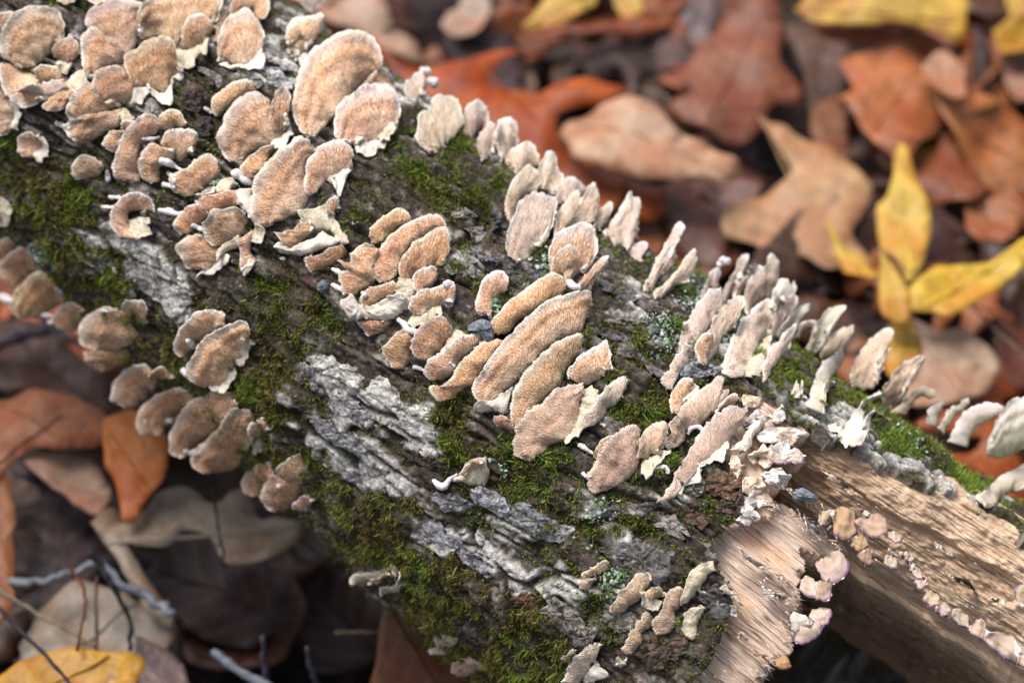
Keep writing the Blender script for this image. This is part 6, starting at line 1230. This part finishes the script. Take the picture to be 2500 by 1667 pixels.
# --- in front of the log, lower left; darkest ones have shade in their colour
leaf('dark brown leaf in shade under the left flank brackets', (.085,.035,.025), [(-20,740),(80,740),(200,830),(250,880),(240,950),(120,900),(-20,890)], .014)
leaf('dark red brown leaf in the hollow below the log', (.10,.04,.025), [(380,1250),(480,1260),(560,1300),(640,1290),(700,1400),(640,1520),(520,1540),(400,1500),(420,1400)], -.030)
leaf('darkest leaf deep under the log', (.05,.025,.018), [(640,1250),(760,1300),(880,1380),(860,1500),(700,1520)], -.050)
leaf('orange scrap at the left border by the first dome bracket', (.40,.16,.05), [(-20,560),(40,540),(62,600),(0,645)], .016)
leaf('reddish brown broad leaf at the left border', (.40,.155,.065), [(-20,900),(80,890),(180,910),(260,960),(240,1010),(130,1040),(60,1030),(0,1080),(-20,1090)], .026, (.1, .1))
leaf('pinkish grey leaf below the reddish one at the left', (.46,.32,.25), [(50,1060),(110,1040),(200,1055),(250,1130),(232,1192),(180,1160),(130,1120)], .020)
leaf('orange brown strip of leaf at the left border', (.30,.13,.05), [(-30,1090),(22,1090),(32,1250),(22,1400),(-30,1420)], .022, (.2, 0))
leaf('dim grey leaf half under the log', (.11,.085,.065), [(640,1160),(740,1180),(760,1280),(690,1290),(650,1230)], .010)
leaf('grey leaf with holes at the lower left', (.36,.335,.30), [(40,1480),(100,1400),(170,1340),(230,1350),(330,1380),(400,1430),(380,1490),(310,1530),(200,1530),(120,1540),(60,1580)], .012)
leaf('long grey oak leaf with rounded lobes, lower left', (.38,.335,.275), [(208,1212),(250,1170),(290,1200),(330,1170),(380,1120),(425,1108),(470,1140),(500,1150),(560,1118),(600,1190),(640,1180),(695,1210),(660,1262),(560,1292),(510,1280),(480,1230),(420,1212),(395,1240),(330,1262),(292,1250),(330,1320),(380,1380),(402,1440),(340,1400),(300,1340),(250,1260)], .022, (0, .1), fold=.05)
leaf('orange leaf hanging point down below the lower left brackets', (.66,.23,.035), [(230,960),(290,938),(350,970),(392,1020),(380,1090),(330,1150),(300,1202),(275,1192),(270,1140),(250,1080)], .034, (.1, .3))
leaf('purple grey leaf at the bottom border, right of the yellow one', (.17,.13,.14), [(310,1480),(400,1505),(445,1620),(320,1620)], .014)
leaf('yellow and orange leaf at the bottom left corner', (.60,.34,.035), [(-20,1560),(60,1520),(130,1490),(180,1488),(250,1505),(326,1508),(320,1560),(280,1610),(100,1630),(-20,1630)], .034, (0, .2))
leaf('brown triangular leaf standing up under the log', (.19,.085,.035), [(885,1375),(925,1340),(960,1420),(1000,1480),(1065,1530),(1045,1640),(860,1640),(868,1500)], .018, (0, .7), fold=.06)
# --- twigs and stalks
def twig(label, colour, pts, r, h, cat='twig', name='twig', ends=None):
    """pts in the 2352-wide view; h = heights over the ground at the two ends"""
    p = np.array(V_(*pts), float); q = resample(p, max(10, len(p) * 6)); hh = np.linspace(h[0], h[1], len(q))
    rr = ray(q); lam = (hh - CAM[2]) / rr[:, 2]; P = CAM + rr * lam[:, None]
    rad = np.linspace(r[0], r[1], len(q)) * 1.063 * .75 * lam / FPX * (1 + .22 * vnoise(np.arange(len(q)) * .7, r[0] + pts[0][0], 0, 731))
    P = P + np.stack([vnoise(np.arange(len(q)) * .5, pts[0][0], 0, 733 + i) for i in range(3)], -1) * (rad * .6)[:, None]
    V, F = tube(P, rad, 8); o = mesh_np(name, V, F, M_TWIG); o.color = (colour[0] * .38, colour[1] * .38, colour[2] * .38, 1)
    o['label'] = label; o['category'] = cat; o['group'] = 'twigs and stalks in the leaf litter'
    return o
twig('thick dark stick running left under the flank brackets', (.15,.12,.14), [(-30,800),(60,775),(140,745),(200,735)], (22,16), (.022,.026))
twig('short grey stick end pointing down right below the small dome', (.24,.24,.27), [(85,720),(130,762),(190,800)], (11,9), (.036,.030))
twig('grey twig lying level at the lower left', (.34,.35,.38), [(25,1335),(110,1332),(200,1300),(232,1294)], (14,10), (.024,.028))
twig('grey blue twig slanting to the lower right', (.32,.34,.39), [(215,1285),(265,1325),(330,1370),(400,1405)], (13,15), (.030,.026))
twig('black stem with pale cut end crossing the grey leaf', (.035,.03,.035), [(208,1268),(235,1300),(270,1370),(300,1420),(298,1490)], (11,7), (.040,.020), 'stem')
twig('red leaf stalk bent like a hook', (.22,.055,.025), [(160,1308),(188,1340),(196,1390),(185,1450),(178,1495)], (6,5), (.042,.038), 'stem', 'leaf_stalk')
twig('dull red leaf stalk right beside the hooked one', (.17,.06,.05), [(222,1325),(222,1400),(220,1490)], (6,5), (.030,.028), 'stem', 'leaf_stalk')
twig('straw coloured stalk crossing the lower left', (.48,.38,.25), [(-10,1352),(80,1405),(150,1445),(220,1485)], (7,4), (.036,.028), 'stalk', 'grass_stalk')
twig('long thin dark stem at the bottom left corner', (.045,.035,.05), [(-20,1385),(60,1460),(120,1520),(175,1590)], (7,6), (.048,.042), 'stem')
twig('blue grey twig at the bottom border left of centre', (.28,.31,.37), [(485,1500),(540,1535),(620,1590)], (14,15), (.020,.024))
twig('upright stub with pale tip near the bottom border, left one', (.13,.11,.14), [(600,1462),(606,1510),(616,1590)], (8,10), (.030,.012), 'stem')
twig('upright stub with pale tip near the bottom border, right one', (.13,.11,.14), [(702,1485),(715,1530),(735,1600)], (9,12), (.032,.012), 'stem')
twig('short straw piece in the dark hollow under the log', (.42,.32,.18), [(768,1449),(815,1452),(868,1450)], (7,4), (.012,.012), 'stalk', 'grass_stalk')
twig('dark stalk running down between the grey leaves', (.06,.045,.045), [(490,1120),(500,1200),(512,1270),(520,1330)], (5,4), (.044,.030), 'stem')
twig('thin dark stem over the reddish leaf at the left border', (.09,.05,.045), [(-10,1070),(60,1015),(140,955)], (5,4), (.036,.036), 'stem')
twig('thin pale straw beside the black gap in the upper middle', (.50,.40,.28), [(1445,205),(1500,208),(1530,222),(1535,240)], (3,3), (.034,.034), 'stalk', 'grass_stalk')
twig('thin pale stalk at the right border below the yellow leaf', (.40,.30,.22), [(2230,700),(2300,770),(2380,840)], (4,4), (.032,.028), 'stalk', 'grass_stalk')
